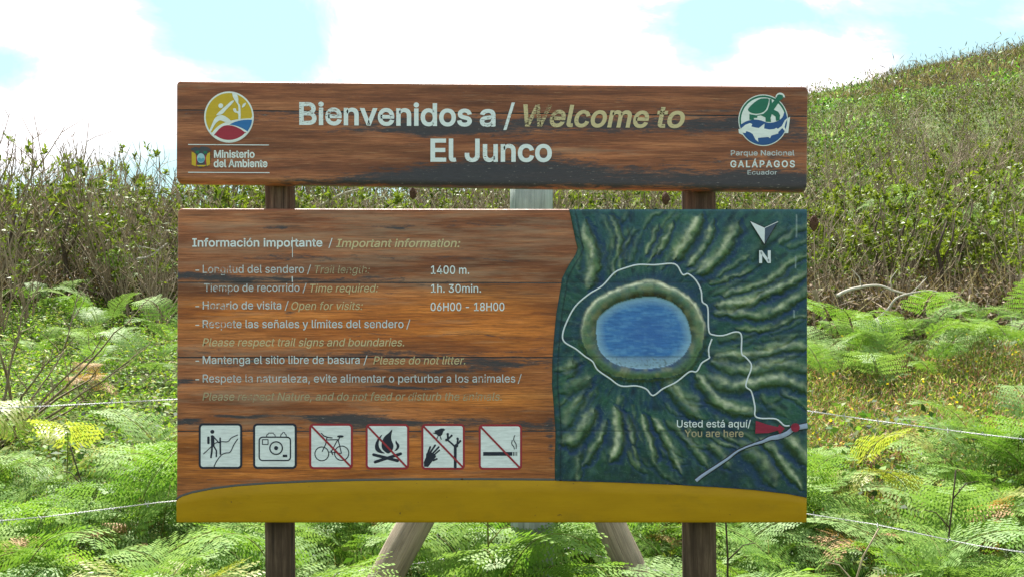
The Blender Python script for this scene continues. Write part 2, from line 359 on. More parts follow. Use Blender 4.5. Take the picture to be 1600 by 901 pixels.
# ------------------------------------------------------------------ ground sheet
ys = np.concatenate([[-300, -150, -80, -40, -20, -12, -8], np.arange(-6, 20, .5), np.arange(20, 60, 1.5), np.arange(60, 150, 3), [155, 165, 180, 220, 300, 450, 700, 1100]])
xs = np.concatenate([-np.array([1100, 700, 450, 300, 200, 150, 120, 100, 85, 70]), np.arange(-60, -14, 3), np.arange(-14, 20, .5), np.arange(20, 80, 2), [85, 95, 110, 130, 160, 200, 300, 450, 700, 1100]])
gx, gy = np.meshgrid(xs, ys); gz = ground(gx, gy)
nx, ny = len(xs), len(ys)
ii = (np.arange(ny - 1)[:, None] * nx + np.arange(nx - 1)[None, :]).ravel()
obj('ground', mesh('ground', np.stack([gx, gy, gz], -1).reshape(-1, 3), np.stack([ii, ii + 1, ii + nx + 1, ii + nx], 1), M_GROUND, smooth=True), kind='structure')
GLYPHS = r'''{",":[188,[[38,-119,68,71,137,71,84,-119]]],"-":[453,[[337,244,337,188,114,188,114,244]]],".":[188,[[95,-4,78,-1,63,9,53,24,50,41,53,59,63,73,78,83,95,87,113,83,128,73,138,59,141,41,138,24,128,9,113,-1]]],"/":[249,[[235,533,71,-76,14,-76,178,533]]],"0":[453,[[227,-7,174,1,130,24,95,62,69,113,57,155,50,202,48,254,50,306,57,353,69,395,95,447,130,484,174,508,227,516,279,508,323,484,358,447,384,395,396,353,403,306,405,254,403,202,396,155,384,113,359,62,323,24,279,1],[227,50,261,56,290,74,313,103,330,144,340,194,344,254,340,314,330,365,313,405,290,435,261,453,227,460,192,453,163,435,140,405,123,365,113,314,109,254,113,194,123,144,140,103,163,74,192,56]]],"1":[453,[[76,0,76,55,391,55,391,0],[276,509,276,0,212,0,212,448,86,358,86,427,198,509]]],"3":[453,[[218,-7,173,-3,133,10,98,30,70,57,52,91,44,132,109,132,115,107,126,87,144,71,165,59,191,52,219,50,248,53,275,61,297,74,315,93,325,116,329,145,326,172,316,196,299,217,275,234,242,244,201,248,157,248,157,299,288,448,288,452,70,452,70,509,372,509,372,461,211,278,211,289,264,288,308,276,344,253,371,222,387,186,393,145,387,103,370,66,344,36,309,12,266,-2]]],"4":[453,[[40,105,40,158,247,509,311,509,109,166,413,163,413,105],[282,0,282,121,282,146,282,318,343,318,343,0]]],"6":[453,[[226,-7,182,-1,142,15,109,40,84,74,69,115,64,162,68,199,80,239,102,285,137,340,252,509,322,509,151,261,145,261,154,275,165,288,179,299,196,307,214,312,235,314,278,309,316,295,346,271,370,240,384,201,389,157,384,112,368,73,343,39,310,14,271,-2],[226,48,254,52,279,63,299,79,314,101,324,128,327,157,324,187,314,213,299,235,279,251,254,262,226,265,198,262,174,252,153,235,138,214,128,188,125,158,128,128,138,102,153,79,174,63,198,52]]],"8":[453,[[226,-7,178,-2,136,11,101,33,74,62,57,96,52,135,55,166,65,195,81,220,101,241,125,256,153,265,119,282,93,308,76,342,70,380,75,417,90,450,114,477,146,498,184,511,226,516,269,511,306,498,337,477,361,450,377,417,382,380,376,342,359,308,333,282,300,267,327,256,351,241,372,220,387,195,397,166,401,135,395,96,378,62,352,33,317,11,275,-2],[226,49,258,52,285,60,307,74,323,91,333,113,337,139,333,165,322,189,305,208,283,223,256,232,226,235,196,232,169,223,147,208,130,189,119,165,115,139,119,113,129,91,145,74,167,60,195,52],[226,290,252,292,274,300,293,313,307,330,316,351,319,376,316,399,308,420,294,437,275,449,252,457,226,460,200,457,177,449,159,437,145,420,136,399,133,376,136,351,145,330,159,313,178,300,201,292]]],":":[188,[[95,-4,78,-1,63,9,53,24,50,41,53,59,63,73,78,83,95,87,113,83,128,73,138,59,141,41,138,24,128,9,113,-1],[95,271,78,274,63,284,53,299,50,316,53,334,63,349,78,359,95,362,113,359,128,349,138,334,141,316,138,299,128,284,113,274]]],"A":[480,[[16,0,201,509,276,509,463,0,395,0,287,302,276,334,264,372,250,420,232,478,245,478,228,419,213,371,201,333,191,302,85,0],[110,142,110,199,370,199,370,142]]],"B":[456,[[60,0,60,509,241,509,289,504,329,491,359,469,381,442,394,410,398,374,395,344,387,320,373,301,356,286,336,275,315,267,315,262,339,257,363,245,385,227,402,203,414,173,418,136,413,100,400,67,377,39,344,18,301,4,247,0],[125,57,245,57,296,63,330,80,349,105,355,137,352,161,342,184,327,203,306,218,279,228,248,231,125,231],[125,285,238,285,265,288,288,296,308,309,323,326,333,348,336,372,330,403,313,429,283,446,240,452,125,452]]],"E":[419,[[60,0,60,509,372,509,372,452,125,452,125,286,355,286,355,229,125,229,125,57,375,57,375,0]]],"G":[520,[[269,-7,225,-3,185,7,149,25,118,49,91,79,69,116,53,157,43,203,40,254,43,305,53,352,69,393,91,429,117,459,149,484,184,501,223,512,265,516,304,513,340,504,374,489,403,469,429,445,449,416,465,384,474,349,408,349,399,372,387,393,373,411,356,427,337,439,315,448,291,454,265,456,222,450,183,432,150,404,125,364,109,314,103,254,109,194,125,145,151,105,184,76,224,59,269,53,309,57,345,71,374,93,396,123,410,160,415,202,434,199,283,199,283,256,478,256,478,200,471,141,451,91,419,50,377,19,326,0]]],"H":[517,[[60,0,60,509,125,509,125,289,392,289,392,509,457,509,457,0,392,0,392,232,125,232,125,0]]],"I":[301,[[31,0,31,57,118,57,118,452,31,452,31,509,269,509,269,452,183,452,183,57,269,57,269,0]]],"J":[396,[[185,-7,124,3,75,33,52,63,38,100,33,145,33,173,98,173,98,145,104,104,122,74,149,56,185,50,220,56,248,74,266,104,272,145,272,509,336,509,336,145,332,100,318,63,294,33,246,3]]],"L":[393,[[60,0,60,509,125,509,125,57,361,57,361,0]]],"M":[628,[[60,0,60,509,152,509,277,187,287,159,299,123,311,84,322,49,307,49,318,83,330,121,342,158,352,187,476,509,568,509,568,0,504,0,504,291,504,327,505,369,506,413,507,457,513,457,505,433,498,409,482,363,467,322,456,291,342,0,286,0,170,291,159,321,145,361,129,408,112,457,119,457,120,416,121,372,122,328,122,291,122,0]]],"N":[523,[[60,0,60,509,136,509,343,183,352,169,363,151,375,130,388,107,401,82,414,55,405,54,402,81,401,108,400,134,399,157,399,195,399,509,463,509,463,0,387,0,202,290,177,331,164,354,148,381,108,452,119,454,122,384,124,328,125,291,125,0]]],"O":[533,[[267,-7,225,-3,186,7,150,25,119,49,92,79,70,115,53,157,44,203,40,254,44,305,53,352,70,393,92,429,119,459,150,484,186,501,225,512,267,516,309,512,348,501,384,484,415,459,442,429,464,393,480,352,490,305,493,254,490,203,480,157,464,115,442,79,415,49,384,25,348,7,309,-3],[267,53,310,59,349,76,383,105,408,144,425,194,430,254,425,314,408,365,383,404,349,433,310,450,267,456,223,450,184,433,151,404,125,364,109,314,103,254,109,194,125,144,151,105,184,76,223,59]]],"P":[445,[[60,0,60,509,235,509,289,503,332,487,366,462,390,430,404,391,409,348,404,304,390,265,366,233,332,207,289,191,235,186,109,186,109,242,233,242,269,246,297,256,318,272,333,294,342,319,344,348,342,376,333,402,318,423,297,439,268,449,232,452,125,452,125,0]]],"R":[449,[[60,0,60,509,236,509,290,504,333,489,367,465,390,433,405,395,409,352,405,309,390,271,367,240,333,217,289,203,236,198,96,198,96,255,234,255,269,258,298,267,319,281,334,300,342,324,345,352,342,380,334,405,319,425,298,440,269,449,233,452,125,452,125,0],[353,0,230,229,303,229,428,0]]],"S":[447,[[224,-9,172,-4,128,9,91,31,64,60,46,96,38,137,104,137,110,110,123,88,142,71,166,59,194,52,224,49,257,52,286,60,311,74,329,92,341,114,346,139,342,161,332,179,316,193,296,205,272,214,245,222,184,239,128,260,86,289,60,326,52,372,58,413,75,448,102,476,138,498,180,511,227,516,275,511,316,498,351,476,377,449,394,415,401,378,337,378,326,412,302,437,267,453,225,459,194,456,167,448,145,435,129,418,118,398,115,376,119,352,131,334,148,319,169,308,191,300,212,293,264,279,287,272,312,264,336,252,359,238,379,220,395,198,405,171,408,139,403,99,386,64,360,34,323,11,278,-4]]],"T":[449,[[32,452,32,509,417,509,417,452,257,452,257,0,193,0,193,452]]],"U":[517,[[259,-8,203,-2,154,15,114,43,85,80,66,124,60,173,60,509,124,509,124,178,128,144,141,113,160,87,187,68,220,56,259,52,298,56,331,68,357,87,377,113,389,144,393,178,393,509,457,509,457,173,451,124,433,80,403,43,363,15,315,-2]]],"W":[686,[[155,0,16,509,82,509,163,196,170,171,175,145,187,94,192,67,197,40,189,40,194,67,200,94,205,120,211,145,224,196,306,509,380,509,462,196,468,171,474,145,486,94,492,67,497,40,488,40,493,67,499,94,504,120,510,145,523,196,603,509,670,509,530,0,455,0,368,323,359,356,351,391,344,431,336,475,350,475,342,433,335,395,327,359,318,323,230,0]]],"Y":[472,[[203,0,203,208,16,509,91,509,192,344,208,318,222,292,236,264,250,230,224,230,237,265,251,293,265,318,280,344,381,509,455,509,268,208,268,0]]],"a":[389,[[160,-9,126,-5,94,5,68,22,48,45,35,73,30,108,34,138,43,161,58,179,78,193,100,203,125,211,152,216,178,220,234,227,252,230,265,235,273,243,276,255,273,279,267,297,256,311,240,322,220,329,196,331,171,329,149,322,132,313,118,301,107,288,100,274,41,291,57,322,79,346,104,364,133,375,163,382,194,384,215,383,239,379,263,372,286,360,306,343,322,320,333,290,337,251,337,0,277,0,277,52,272,52,264,38,252,25,236,12,215,1,190,-6],[170,45,202,49,228,59,248,74,263,93,272,115,276,138,276,190,270,186,259,182,246,179,231,176,200,171,175,168,154,164,134,159,117,150,103,139,95,124,92,105,94,87,102,72,114,61,130,52,149,47]]],"b":[424,[[229,-8,198,-5,172,4,153,17,138,31,127,46,118,59,112,59,112,0,53,0,53,509,114,509,114,319,118,319,127,331,137,346,152,360,171,373,197,381,229,384,274,378,313,361,345,332,370,293,385,245,390,189,385,133,370,84,346,45,313,16,274,-2],[220,47,253,51,279,66,301,88,316,117,325,151,328,189,325,227,316,261,301,290,280,311,253,325,220,330,188,325,161,312,140,291,125,263,116,229,113,189,116,150,125,115,140,86,162,65,188,51]]],"c":[396,[[207,-8,159,-2,117,16,82,46,56,85,40,133,34,187,40,243,56,291,82,330,117,360,159,378,207,384,234,383,260,377,284,368,305,356,324,341,340,322,353,301,362,277,303,262,298,276,290,289,281,301,270,311,257,319,242,325,226,329,207,330,173,325,145,310,124,287,108,258,99,224,96,187,99,151,108,117,124,89,145,66,173,51,207,46,226,48,243,52,258,58,271,66,282,76,292,89,299,102,304,117,363,102,354,78,341,56,325,37,306,21,285,9,261,-1,235,-6]]],"d":[424,[[195,-8,151,-2,111,16,79,45,55,84,39,133,34,189,39,245,55,293,79,332,112,361,151,378,196,384,228,381,253,373,272,360,287,346,298,331,306,319,311,319,311,509,372,509,372,0,313,0,313,59,307,59,298,46,287,31,272,17,252,4,227,-5],[205,47,236,51,263,65,284,86,299,115,309,150,312,189,309,229,300,263,284,291,263,312,237,325,205,330,172,325,145,311,124,290,108,261,99,227,96,189,99,151,109,117,124,88,145,66,172,51]]],"e":[404,[[212,-8,161,-2,117,16,82,46,56,85,40,132,34,187,39,242,55,290,81,329,115,359,157,378,205,384,236,382,266,374,294,361,319,341,341,315,357,282,368,242,371,194,371,169,75,169,75,221,338,221,310,202,307,237,298,269,283,294,263,314,237,326,205,330,173,326,146,313,125,294,109,270,99,241,96,211,96,178,100,139,110,106,128,80,151,61,179,50,212,46,234,48,254,53,271,61,285,73,297,88,306,105,365,91,353,63,335,39,311,19,283,4,249,-5]]],"f":[254,[[228,379,228,327,6,327,6,379],[81,0,81,432,84,461,96,486,113,505,135,519,161,527,187,530,207,529,222,527,234,524,243,521,227,468,215,472,206,473,195,474,171,470,154,460,145,443,142,419,142,0]]],"g":[425,[[207,-151,168,-148,134,-140,105,-127,82,-110,64,-91,51,-69,101,-41,110,-53,122,-66,136,-78,154,-88,178,-95,207,-97,249,-92,282,-75,304,-47,311,-6,311,68,306,68,298,56,287,41,272,28,252,16,227,8,195,5,152,10,113,27,80,53,55,90,39,136,34,191,39,246,55,293,80,332,112,361,152,378,196,384,228,382,253,373,273,360,288,346,299,331,308,319,313,319,313,379,372,379,372,-9,367,-54,350,-90,324,-117,291,-136,251,-147],[205,59,237,63,264,75,285,95,300,121,309,154,312,193,309,231,300,264,285,291,264,312,237,325,205,330,172,325,145,312,124,290,109,262,99,229,96,193,99,155,109,123,124,96,145,76,172,63]]],"h":[410,[[114,227,114,0,53,0,53,509,114,509,114,287,102,287,124,332,152,362,187,379,227,384,264,380,295,369,321,349,341,321,353,285,357,240,357,0,296,0,296,235,290,275,273,304,246,323,210,329,184,326,161,317,141,303,126,283,117,257]]],"i":[167,[[53,0,53,379,114,379,114,0],[84,443,67,446,54,455,44,468,41,483,44,499,54,512,67,521,84,524,100,521,114,512,123,499,126,483,123,468,114,455,100,446]]],"l":[189,[[139,-2,101,3,74,20,58,47,53,84,53,509,114,509,114,99,115,77,120,62,130,54,146,52,160,53,170,54,181,3,162,-1,151,-2]]],"m":[610,[[53,0,53,379,112,379,112,295,108,295,118,323,132,346,151,363,172,376,195,384,219,386,257,380,287,361,309,331,321,295,312,295,322,321,337,343,357,361,381,375,407,383,437,386,468,383,497,372,522,354,541,328,553,296,557,255,557,0,496,0,496,254,490,289,473,313,447,326,419,330,395,328,374,320,358,307,345,290,338,270,335,247,335,0,274,0,274,260,269,288,253,311,229,326,199,330,178,328,158,320,140,307,126,289,117,266,114,238,114,0]]],"n":[410,[[114,227,114,0,53,0,53,379,112,379,112,287,102,287,124,332,152,362,187,379,227,384,264,380,295,369,321,349,341,321,353,285,357,240,357,0,296,0,296,235,290,275,273,304,246,323,210,329,184,326,161,317,141,303,126,283,117,257]]],"o":[415,[[207,-8,159,-2,117,16,82,46,56,85,40,133,34,187,40,243,56,291,82,330,117,360,159,378,207,384,256,378,299,360,333,330,359,291,376,243,381,187,376,133,359,85,333,46,299,16,256,-2],[207,46,242,51,270,66,292,89,307,117,316,151,319,187,316,224,307,258,292,287,270,310,242,325,207,330,173,325,145,310,124,287,108,258,99,224,96,187,99,151,108,117,124,89,145,66,173,51]]],"p":[424,[[53,-143,53,379,112,379,112,319,118,319,126,331,137,346,152,360,171,373,197,381,229,384,274,378,313,361,345,332,370,293,385,245,390,189,385,133,370,84,346,45,313,16,274,-2,229,-8,198,-5,173,4,153,17,138,31,127,46,118,59,114,59,114,-143],[220,47,253,51,279,66,301,88,316,117,325,151,328,189,325,227,316,261,301,290,280,311,253,325,220,330,188,325,161,312,140,291,125,263,116,229,113,189,116,150,125,115,140,86,162,65,188,51]]],"q":[424,[[372,-143,311,-143,311,59,306,59,298,46,287,31,272,17,252,4,227,-5,195,-8,151,-2,111,16,79,45,55,84,39,133,34,189,39,245,55,293,79,332,112,361,151,378,196,384,228,381,253,373,272,360,287,346,298,331,307,319,313,319,313,379,372,379],[205,47,236,51,263,65,284,86,299,115,309,150,312,189,309,229,300,263,284,291,263,312,237,325,205,330,172,325,145,311,124,290,108,261,99,227,96,189,99,151,109,117,124,88,145,66,172,51]]],"r":[259,[[53,0,53,379,112,379,112,321,130,347,152,367,181,380,213,385,229,384,243,384,243,322,230,324,219,325,207,326,182,323,159,315,140,301,126,284,117,262,114,237,114,0]]],"s":[365,[[182,-8,145,-5,112,3,84,18,62,38,45,63,36,94,94,107,105,79,124,60,150,49,181,45,217,50,244,62,262,81,268,103,265,121,254,136,237,147,212,155,149,170,104,186,72,208,53,237,47,274,51,305,65,332,87,354,115,370,149,381,187,384,223,381,254,372,279,358,299,339,314,316,324,290,268,277,258,298,243,316,219,328,187,333,156,329,131,317,114,299,109,277,112,258,124,243,144,232,172,223,229,209,275,194,306,171,325,142,331,107,326,75,312,47,290,24,260,6,223,-5]]],"t":[227,[[204,379,204,327,6,327,6,379],[65,471,126,471,126,98,128,76,136,61,150,53,170,50,185,51,202,54,213,2,203,-1,192,-3,180,-4,168,-4,125,2,92,21,72,52,65,93]]],"u":[410,[[182,-5,146,-1,115,11,89,31,69,59,57,95,53,139,53,379,114,379,114,144,119,105,137,75,164,56,200,50,226,53,249,62,268,77,283,97,293,122,296,153,296,379,357,379,357,0,298,0,298,92,307,92,286,47,257,17,222,0]]],"v":[389,[[163,0,17,379,84,379,165,155,177,121,187,87,196,53,206,21,184,21,194,53,203,87,213,121,224,155,305,379,371,379,226,0]]],"y":[389,[[47,-139,61,-86,71,-87,88,-90,104,-89,118,-84,130,-74,141,-58,151,-36,163,-1,17,379,84,379,165,155,177,121,187,87,196,53,206,21,184,21,193,53,202,87,212,121,224,155,305,379,371,379,204,-58,191,-85,177,-107,159,-124,139,-136,117,-143,91,-145,77,-145,65,-143,54,-141]]],"z":[380,[[42,0,42,46,254,320,48,323,48,379,333,379,333,331,126,60,126,56,339,56,339,0]]],"Á":[480,[[16,0,201,509,276,509,463,0,395,0,287,302,276,334,264,372,250,420,232,478,245,478,228,419,213,371,201,333,191,302,85,0],[110,142,110,199,370,199,370,142],[213,558,260,659,329,659,263,558]]],"á":[389,[[160,-9,126,-5,94,5,68,22,48,45,35,73,30,108,34,138,43,161,58,179,78,193,100,203,125,211,152,216,178,220,234,227,252,230,265,235,273,243,276,255,273,279,267,297,256,311,240,322,220,329,196,331,171,329,149,322,132,313,118,301,107,288,100,274,41,291,57,322,79,346,104,364,133,375,163,382,194,384,215,383,239,379,263,372,286,360,306,343,322,320,333,290,337,251,337,0,277,0,277,52,272,52,264,38,252,25,236,12,215,1,190,-6],[170,45,202,49,228,59,248,74,263,93,272,115,276,138,276,190,270,186,259,182,246,179,231,176,200,171,175,168,154,164,134,159,117,150,103,139,95,124,92,105,94,87,102,72,114,61,130,52,149,47],[162,429,210,529,278,529,212,429]]],"í":[167,[[53,0,53,379,114,379,114,0],[57,429,104,529,173,529,107,429]]],"ñ":[410,[[114,227,114,0,53,0,53,379,112,379,112,287,102,287,124,332,152,362,187,379,227,384,264,380,295,369,321,349,341,321,353,285,357,240,357,0,296,0,296,235,290,275,273,304,246,323,210,329,184,326,161,317,141,303,126,283,117,257],[250,446,237,447,225,450,213,455,202,460,182,470,174,473,167,475,159,472,153,466,150,457,149,448,106,448,110,476,120,498,137,513,161,518,174,517,185,514,196,509,207,504,226,494,234,491,243,490,251,491,256,496,260,505,262,517,304,517,300,488,289,466,272,451]]],"ó":[415,[[207,-8,159,-2,117,16,82,46,56,85,40,133,34,187,40,243,56,291,82,330,117,360,159,378,207,384,256,378,299,360,333,330,359,291,376,243,381,187,376,133,359,85,333,46,299,16,256,-2],[207,46,242,51,270,66,292,89,307,117,316,151,319,187,316,224,307,258,292,287,270,310,242,325,207,330,173,325,145,310,124,287,108,258,99,224,96,187,99,151,108,117,124,89,145,66,173,51],[181,429,228,529,297,529,231,429]]]," ":[188,[]]}'''
# ------------------------------------------------------------------ the sign
def PX(u): return (u - 800) * K
def PZ(v): return CZ - (v - 450.5) * K
SIGN = empty('welcome_sign', (PX(770), .05, 0), label='large carved wooden trail sign of two boards on two posts in front of the ferns', cat='sign')
def sobj(name, me, parent=None, **t):
    """mesh in world coordinates, parented to the sign"""
    o = bpy.data.objects.new(name, me); COL.objects.link(o); o.parent = parent or SIGN
    root = Vector((PX(770), .05, 0))
    if parent is None: o.location = -root
    return tag(o, **t)

UP = ((275.5, 126.5), (1263, 135.5), (1261, 300.5), (275, 286.8))      # TL TR BR BL
LO = ((277, 326), (1261.5, 327.5), (1260.5, 815), (275.5, 816))
def quad(q, s, t):
    (a, b), (c, d), (e, f), (h, i) = q
    return ((a * (1 - s) + c * s) * (1 - t) + (h * (1 - s) + e * s) * t, (b * (1 - s) + d * s) * (1 - t) + (i * (1 - s) + f * s) * t)

STAIN = [  # u, v, ru, rv, amount
 (360, 300, 0.1, .1, 0), (500, 398, 160, 2.5, .5), (700, 390, 100, 2, .45), (330, 500, 40, 3, .35), (600, 523, 230, 2.2, .5), (780, 525, 70, 2, .5), (420, 615, 160, 2.2, .5), (700, 640, 120, 2.5, .5), (350, 700, 14, 5, .4), (852, 700, 14, 4, .6), (855, 680, 12, 3, .6), (452, 492, 9, 6, .75), (450, 480, 6, 4, .6), (790, 470, 7, 12, .35), (648, 725, 10, 3, .5), (560, 735, 60, 2, .4),
 (660, 196, 110, 13, .75), (830, 192, 210, 15, .62), (1010, 196, 210, 15, .62), (1180, 192, 110, 16, .7), (440, 187, 120, 9, .45), (300, 178, 60, 6, .4),
 (830, 226, 75, 13, .62), (720, 206, 90, 8, .5), (860, 247, 90, 8, .5), (1130, 225, 60, 8, .3), (1245, 215, 55, 12, .6), (1225, 245, 60, 12, .45), (1120, 250, 80, 9, .45),
 (950, 281, 330, 17, 1.1), (740, 272, 130, 20, .95), (1215, 284, 110, 18, 1.1), (620, 283, 110, 12, .6), (480, 285, 70, 7, .6), (860, 262, 140, 9, .6), (1215, 160, 80, 12, .35),
 (850, 138, 240, 7, .45), (1000, 158, 200, 8, .25), (560, 150, 120, 5, .3), (560, 205, 140, 5, .45), (490, 176, 100, 4, .6), (1000, 172, 300, 3, .4),
 (310, 431, 90, 6, .8), (430, 404, 70, 4, .6), (380, 436, 130, 6, .75), (560, 437, 120, 5, .6), (700, 443, 120, 5, .4), (720, 353, 200, 9, .42), (430, 357, 36, 3.4, .8),
 (560, 340, 150, 5, .3), (600, 405, 150, 5, .45), (780, 405, 80, 3, .5), (610, 355, 24, 2.5, .8), (340, 458, 60, 8, .4), (640, 458, 120, 3, .4),
 (320, 548, 60, 8, .5), (600, 552, 130, 7, .75), (480, 559, 190, 4, .55), (780, 566, 110, 10, .95), (640, 578, 130, 4, .85), (370, 566, 60, 7, .5), (440, 577, 50, 3, .6), (820, 545, 50, 6, .5),
 (290, 596, 30, 4, 1.1), (620, 604, 60, 3, .9), (560, 592, 160, 5, .4), (720, 603, 120, 3, .6), (830, 594, 40, 4, .5),
 (530, 651, 62, 7.5, 1.35), (292, 660, 28, 5.5, 1.3), (380, 650, 60, 2.6, 1.2), (700, 660, 160, 9, .8), (590, 664, 60, 6, .7), (430, 668, 130, 3, .6), (840, 665, 40, 8, .6),
 (645, 680, 12, 4, .7), (730, 682, 14, 5, .7), (325, 748, 16, 3, .5), (277, 560, 3, 250, .25), (859, 650, 5, 60, .5), (862, 720, 4, 30, .4)]
TONE = [(520, 505, 330, 45, .9), (760, 495, 120, 50, 1.0), (560, 715, 330, 45, 1.3), (760, 630, 130, 25, .7), (330, 715, 90, 45, .7), (560, 620, 300, 20, .3), (820, 580, 60, 60, .5), (330, 480, 60, 20, .6)]
PALE = [(640, 375, 420, 60, .75), (400, 610, 180, 45, .7), (420, 550, 160, 14, .5), (350, 470, 80, 30, .3), (900, 250, 300, 30, .15), (540, 660, 100, 12, .6), (650, 440, 300, 10, .5)]
def field(u, v, L, wob=True):
    if wob:
        v = v + 1.6 * np.sin(u * .043 + 1.3) + 1.1 * np.sin(u * .019 + v * .05) + .7 * np.sin(u * .11)
    f = np.zeros_like(u)
    for a, b, ru, rv, k in L: f += k * np.exp(-(((u - a) / ru) ** 2 + ((v - b) / rv) ** 2))
    return f

def plank(q, t0, t1, top, bot, pid, Rt, Rb, Rs=4.0, rc=7.0, thick=.055, gap=.12):
    (ul, vtl), (ur, vtr) = quad(q, 0, 0), quad(q, 1, 0); H = quad(q, 0, 1)[1] - vtl; W = ur - ul
    def axis(L, e0, e1, step):
        a = [0, .25, .6, 1.1, 1.8, 2.8, 4, 5.5, 7, 9]; n = max(4, int((L - 18) / step))
        return np.concatenate([a, np.linspace(9, L - 9, n + 1)[1:-1], L - np.array(a[::-1])])
    h = (t1 - t0) * H
    su = axis(W, 0, 0, 6.0) / W; sv = axis(h, 0, 0, 3.0) / h
    gs, gt = np.meshgrid(su, sv)
    t = t0 + gt * (t1 - t0)
    # distances in px to the four edges
    dl, dr, dt, db = gs * W, (1 - gs) * W, gt * h, (1 - gt) * h
    u, v = quad(q, gs, t)
    v = v + np.where(db < 1e-6, -gap if not bot else 0, 0) + np.where(dt < 1e-6, gap if not top else 0, 0)
    rt, rb = (Rt if top else 1.0), (Rb if bot else 1.0)
    def ro(d, r): x = np.clip(r - d, 0, r); return r - np.sqrt(np.clip(r * r - x * x, 0, None))
    y = np.maximum(np.maximum(ro(dl, Rs), ro(dr, Rs)), np.maximum(ro(dt, rt), ro(db, rb)))
    for cond, sgn_u, sgn_v, du, dv in ((top, 1, 1, dl, dt), (top, -1, 1, dr, dt), (bot, 1, -1, dl, db), (bot, -1, -1, dr, db)):
        if not cond: continue
        m = (du < rc) & (dv < rc); a, b = rc - du, rc - dv; L = np.hypot(a, b)
        over = m & (L > 1e-6)
        s = np.where(over, np.maximum(L / np.maximum(np.maximum(a, b), 1e-6), 1), 1)   # square -> disc
        u = np.where(over, u + sgn_u * (a - a / s), u); v = np.where(over, v + sgn_v * (b - b / s), v)
        r_ = max(Rs, rt if sgn_v > 0 else rb)
        y = np.where(over, np.maximum(y, 0) * 0 + ro(rc - L / s, r_), y)
    # slight cup of the board and unevenness at the joints
    Y = y * K + .0006 * np.sin(gs * 9 + pid)
    stain = field(u, v, STAIN); tone = field(u, v, TONE, False); pale = field(u, v, PALE)
    jd = np.minimum(dt if not top else 99, db if not bot else 99); stain = stain + 1.5 * (jd < 1.0)
    V = np.stack([(u - 800) * K, Y, CZ - (v - 450.5) * K], -1).reshape(-1, 3)
    nv, nu = gs.shape
    i = (np.arange(nv - 1)[:, None] * nu + np.arange(nu - 1)[None]).ravel()
    Fq = np.stack([i, i + nu, i + nu + 1, i + 1], 1)
    loop = list(range(nu)) + [k * nu + nu - 1 for k in range(1, nv)] + [(nv - 1) * nu + k for k in range(nu - 2, -1, -1)] + [k * nu for k in range(nv - 2, 0, -1)]
    B = V[loop].copy(); B[:, 1] = thick; n0 = len(V); m = len(loop)
    V = np.concatenate([V, B])
    side = [(loop[k], loop[(k + 1) % m], n0 + (k + 1) % m, n0 + k) for k in range(m)]
    faces = [tuple(f) for f in Fq] + side + [tuple(n0 + k for k in range(m))]
    at = lambda a: np.concatenate([a.ravel(), a.ravel()[loop]])
    me = mesh('plank', V, faces, M_WOOD, smooth=False, attrs={'stain': at(stain), 'tone': np.clip(at(tone), 0, 1), 'pale': at(pale), 'pid': np.full(len(V), pid)})
    sm = np.zeros(len(me.polygons), bool); sm[:len(Fq)] = True; me.polygons.foreach_set('use_smooth', sm)
    return sobj('plank', me)
plank(UP, 0, .284, True, False, 1.0, 4, 8, thick=.042)
plank(UP, .284, 1, False, True, 2.3, 4, 10, thick=.042)
plank(LO, 0, .235, True, False, 3.1, 3, 4)
plank(LO, .235, .473, False, False, 4.6, 3, 4)
plank(LO, .473, .708, False, False, 5.2, 3, 4)
plank(LO, .708, 1, False, True, 6.9, 3, 4)

def cyl_post(u, hw, yc, z0, z1, m, seed, name='post', parent=None):
    n = 14; zs = np.linspace(z0, z1, n); rr = np.random.default_rng(seed)
    pts = [(PX(u) * (yc - CY) / -CY + .002 * rr.normal(), yc + .002 * rr.normal(), z) for z in zs]
    V, Fq = tube(pts, hw, 20, True, .012, seed)
    return sobj(name, mesh(name, V, Fq, m, smooth=True))
cyl_post(438, .0475, .103, -.3, PZ(150), M_POST, 1)
cyl_post(1092, .0545, .110, -.3, PZ(160), M_POST, 2)

# --- flat print and applied shapes -----------------------------------
LAYER = [0]
def flat(name, polys, m, lift, parent=None, label=None, thick=0.0):
    """polys: list of closed outlines in photograph pixels lying on the board; each outline becomes one filled plate"""
    cu = bpy.data.curves.new(name, 'CURVE'); cu.dimensions = '2D'; cu.fill_mode = 'BOTH'
    for pl in polys:
        s = cu.splines.new('POLY'); s.points.add(len(pl) - 1); s.use_cyclic_u = True
        s.points.foreach_set('co', [c for (u, v) in pl for c in (PX(u), PZ(v), 0, 1)])
    o = bpy.data.objects.new('tmp', cu); COL.objects.link(o)
    dg = bpy.context.evaluated_depsgraph_get(); me = bpy.data.meshes.new_from_object(o.evaluated_get(dg))
    bpy.data.objects.remove(o); bpy.data.curves.remove(cu)
    me.name = name
    co = np.zeros(len(me.vertices) * 3, np.float32); me.vertices.foreach_get('co', co); co = co.reshape(-1, 3)
    co = np.stack([co[:, 0], np.full(len(co), -lift), co[:, 1]], 1)
    me.vertices.foreach_set('co', co.ravel()); me.materials.clear(); me.materials.append(m); me.update()
    return sobj(name, me, parent, label=label)
def disc(cx, cy, rx, ry=None, n=40):
    ry = ry or rx
    return [(cx + rx * math.cos(2 * math.pi * k / n), cy + ry * math.sin(2 * math.pi * k / n)) for k in range(n)]
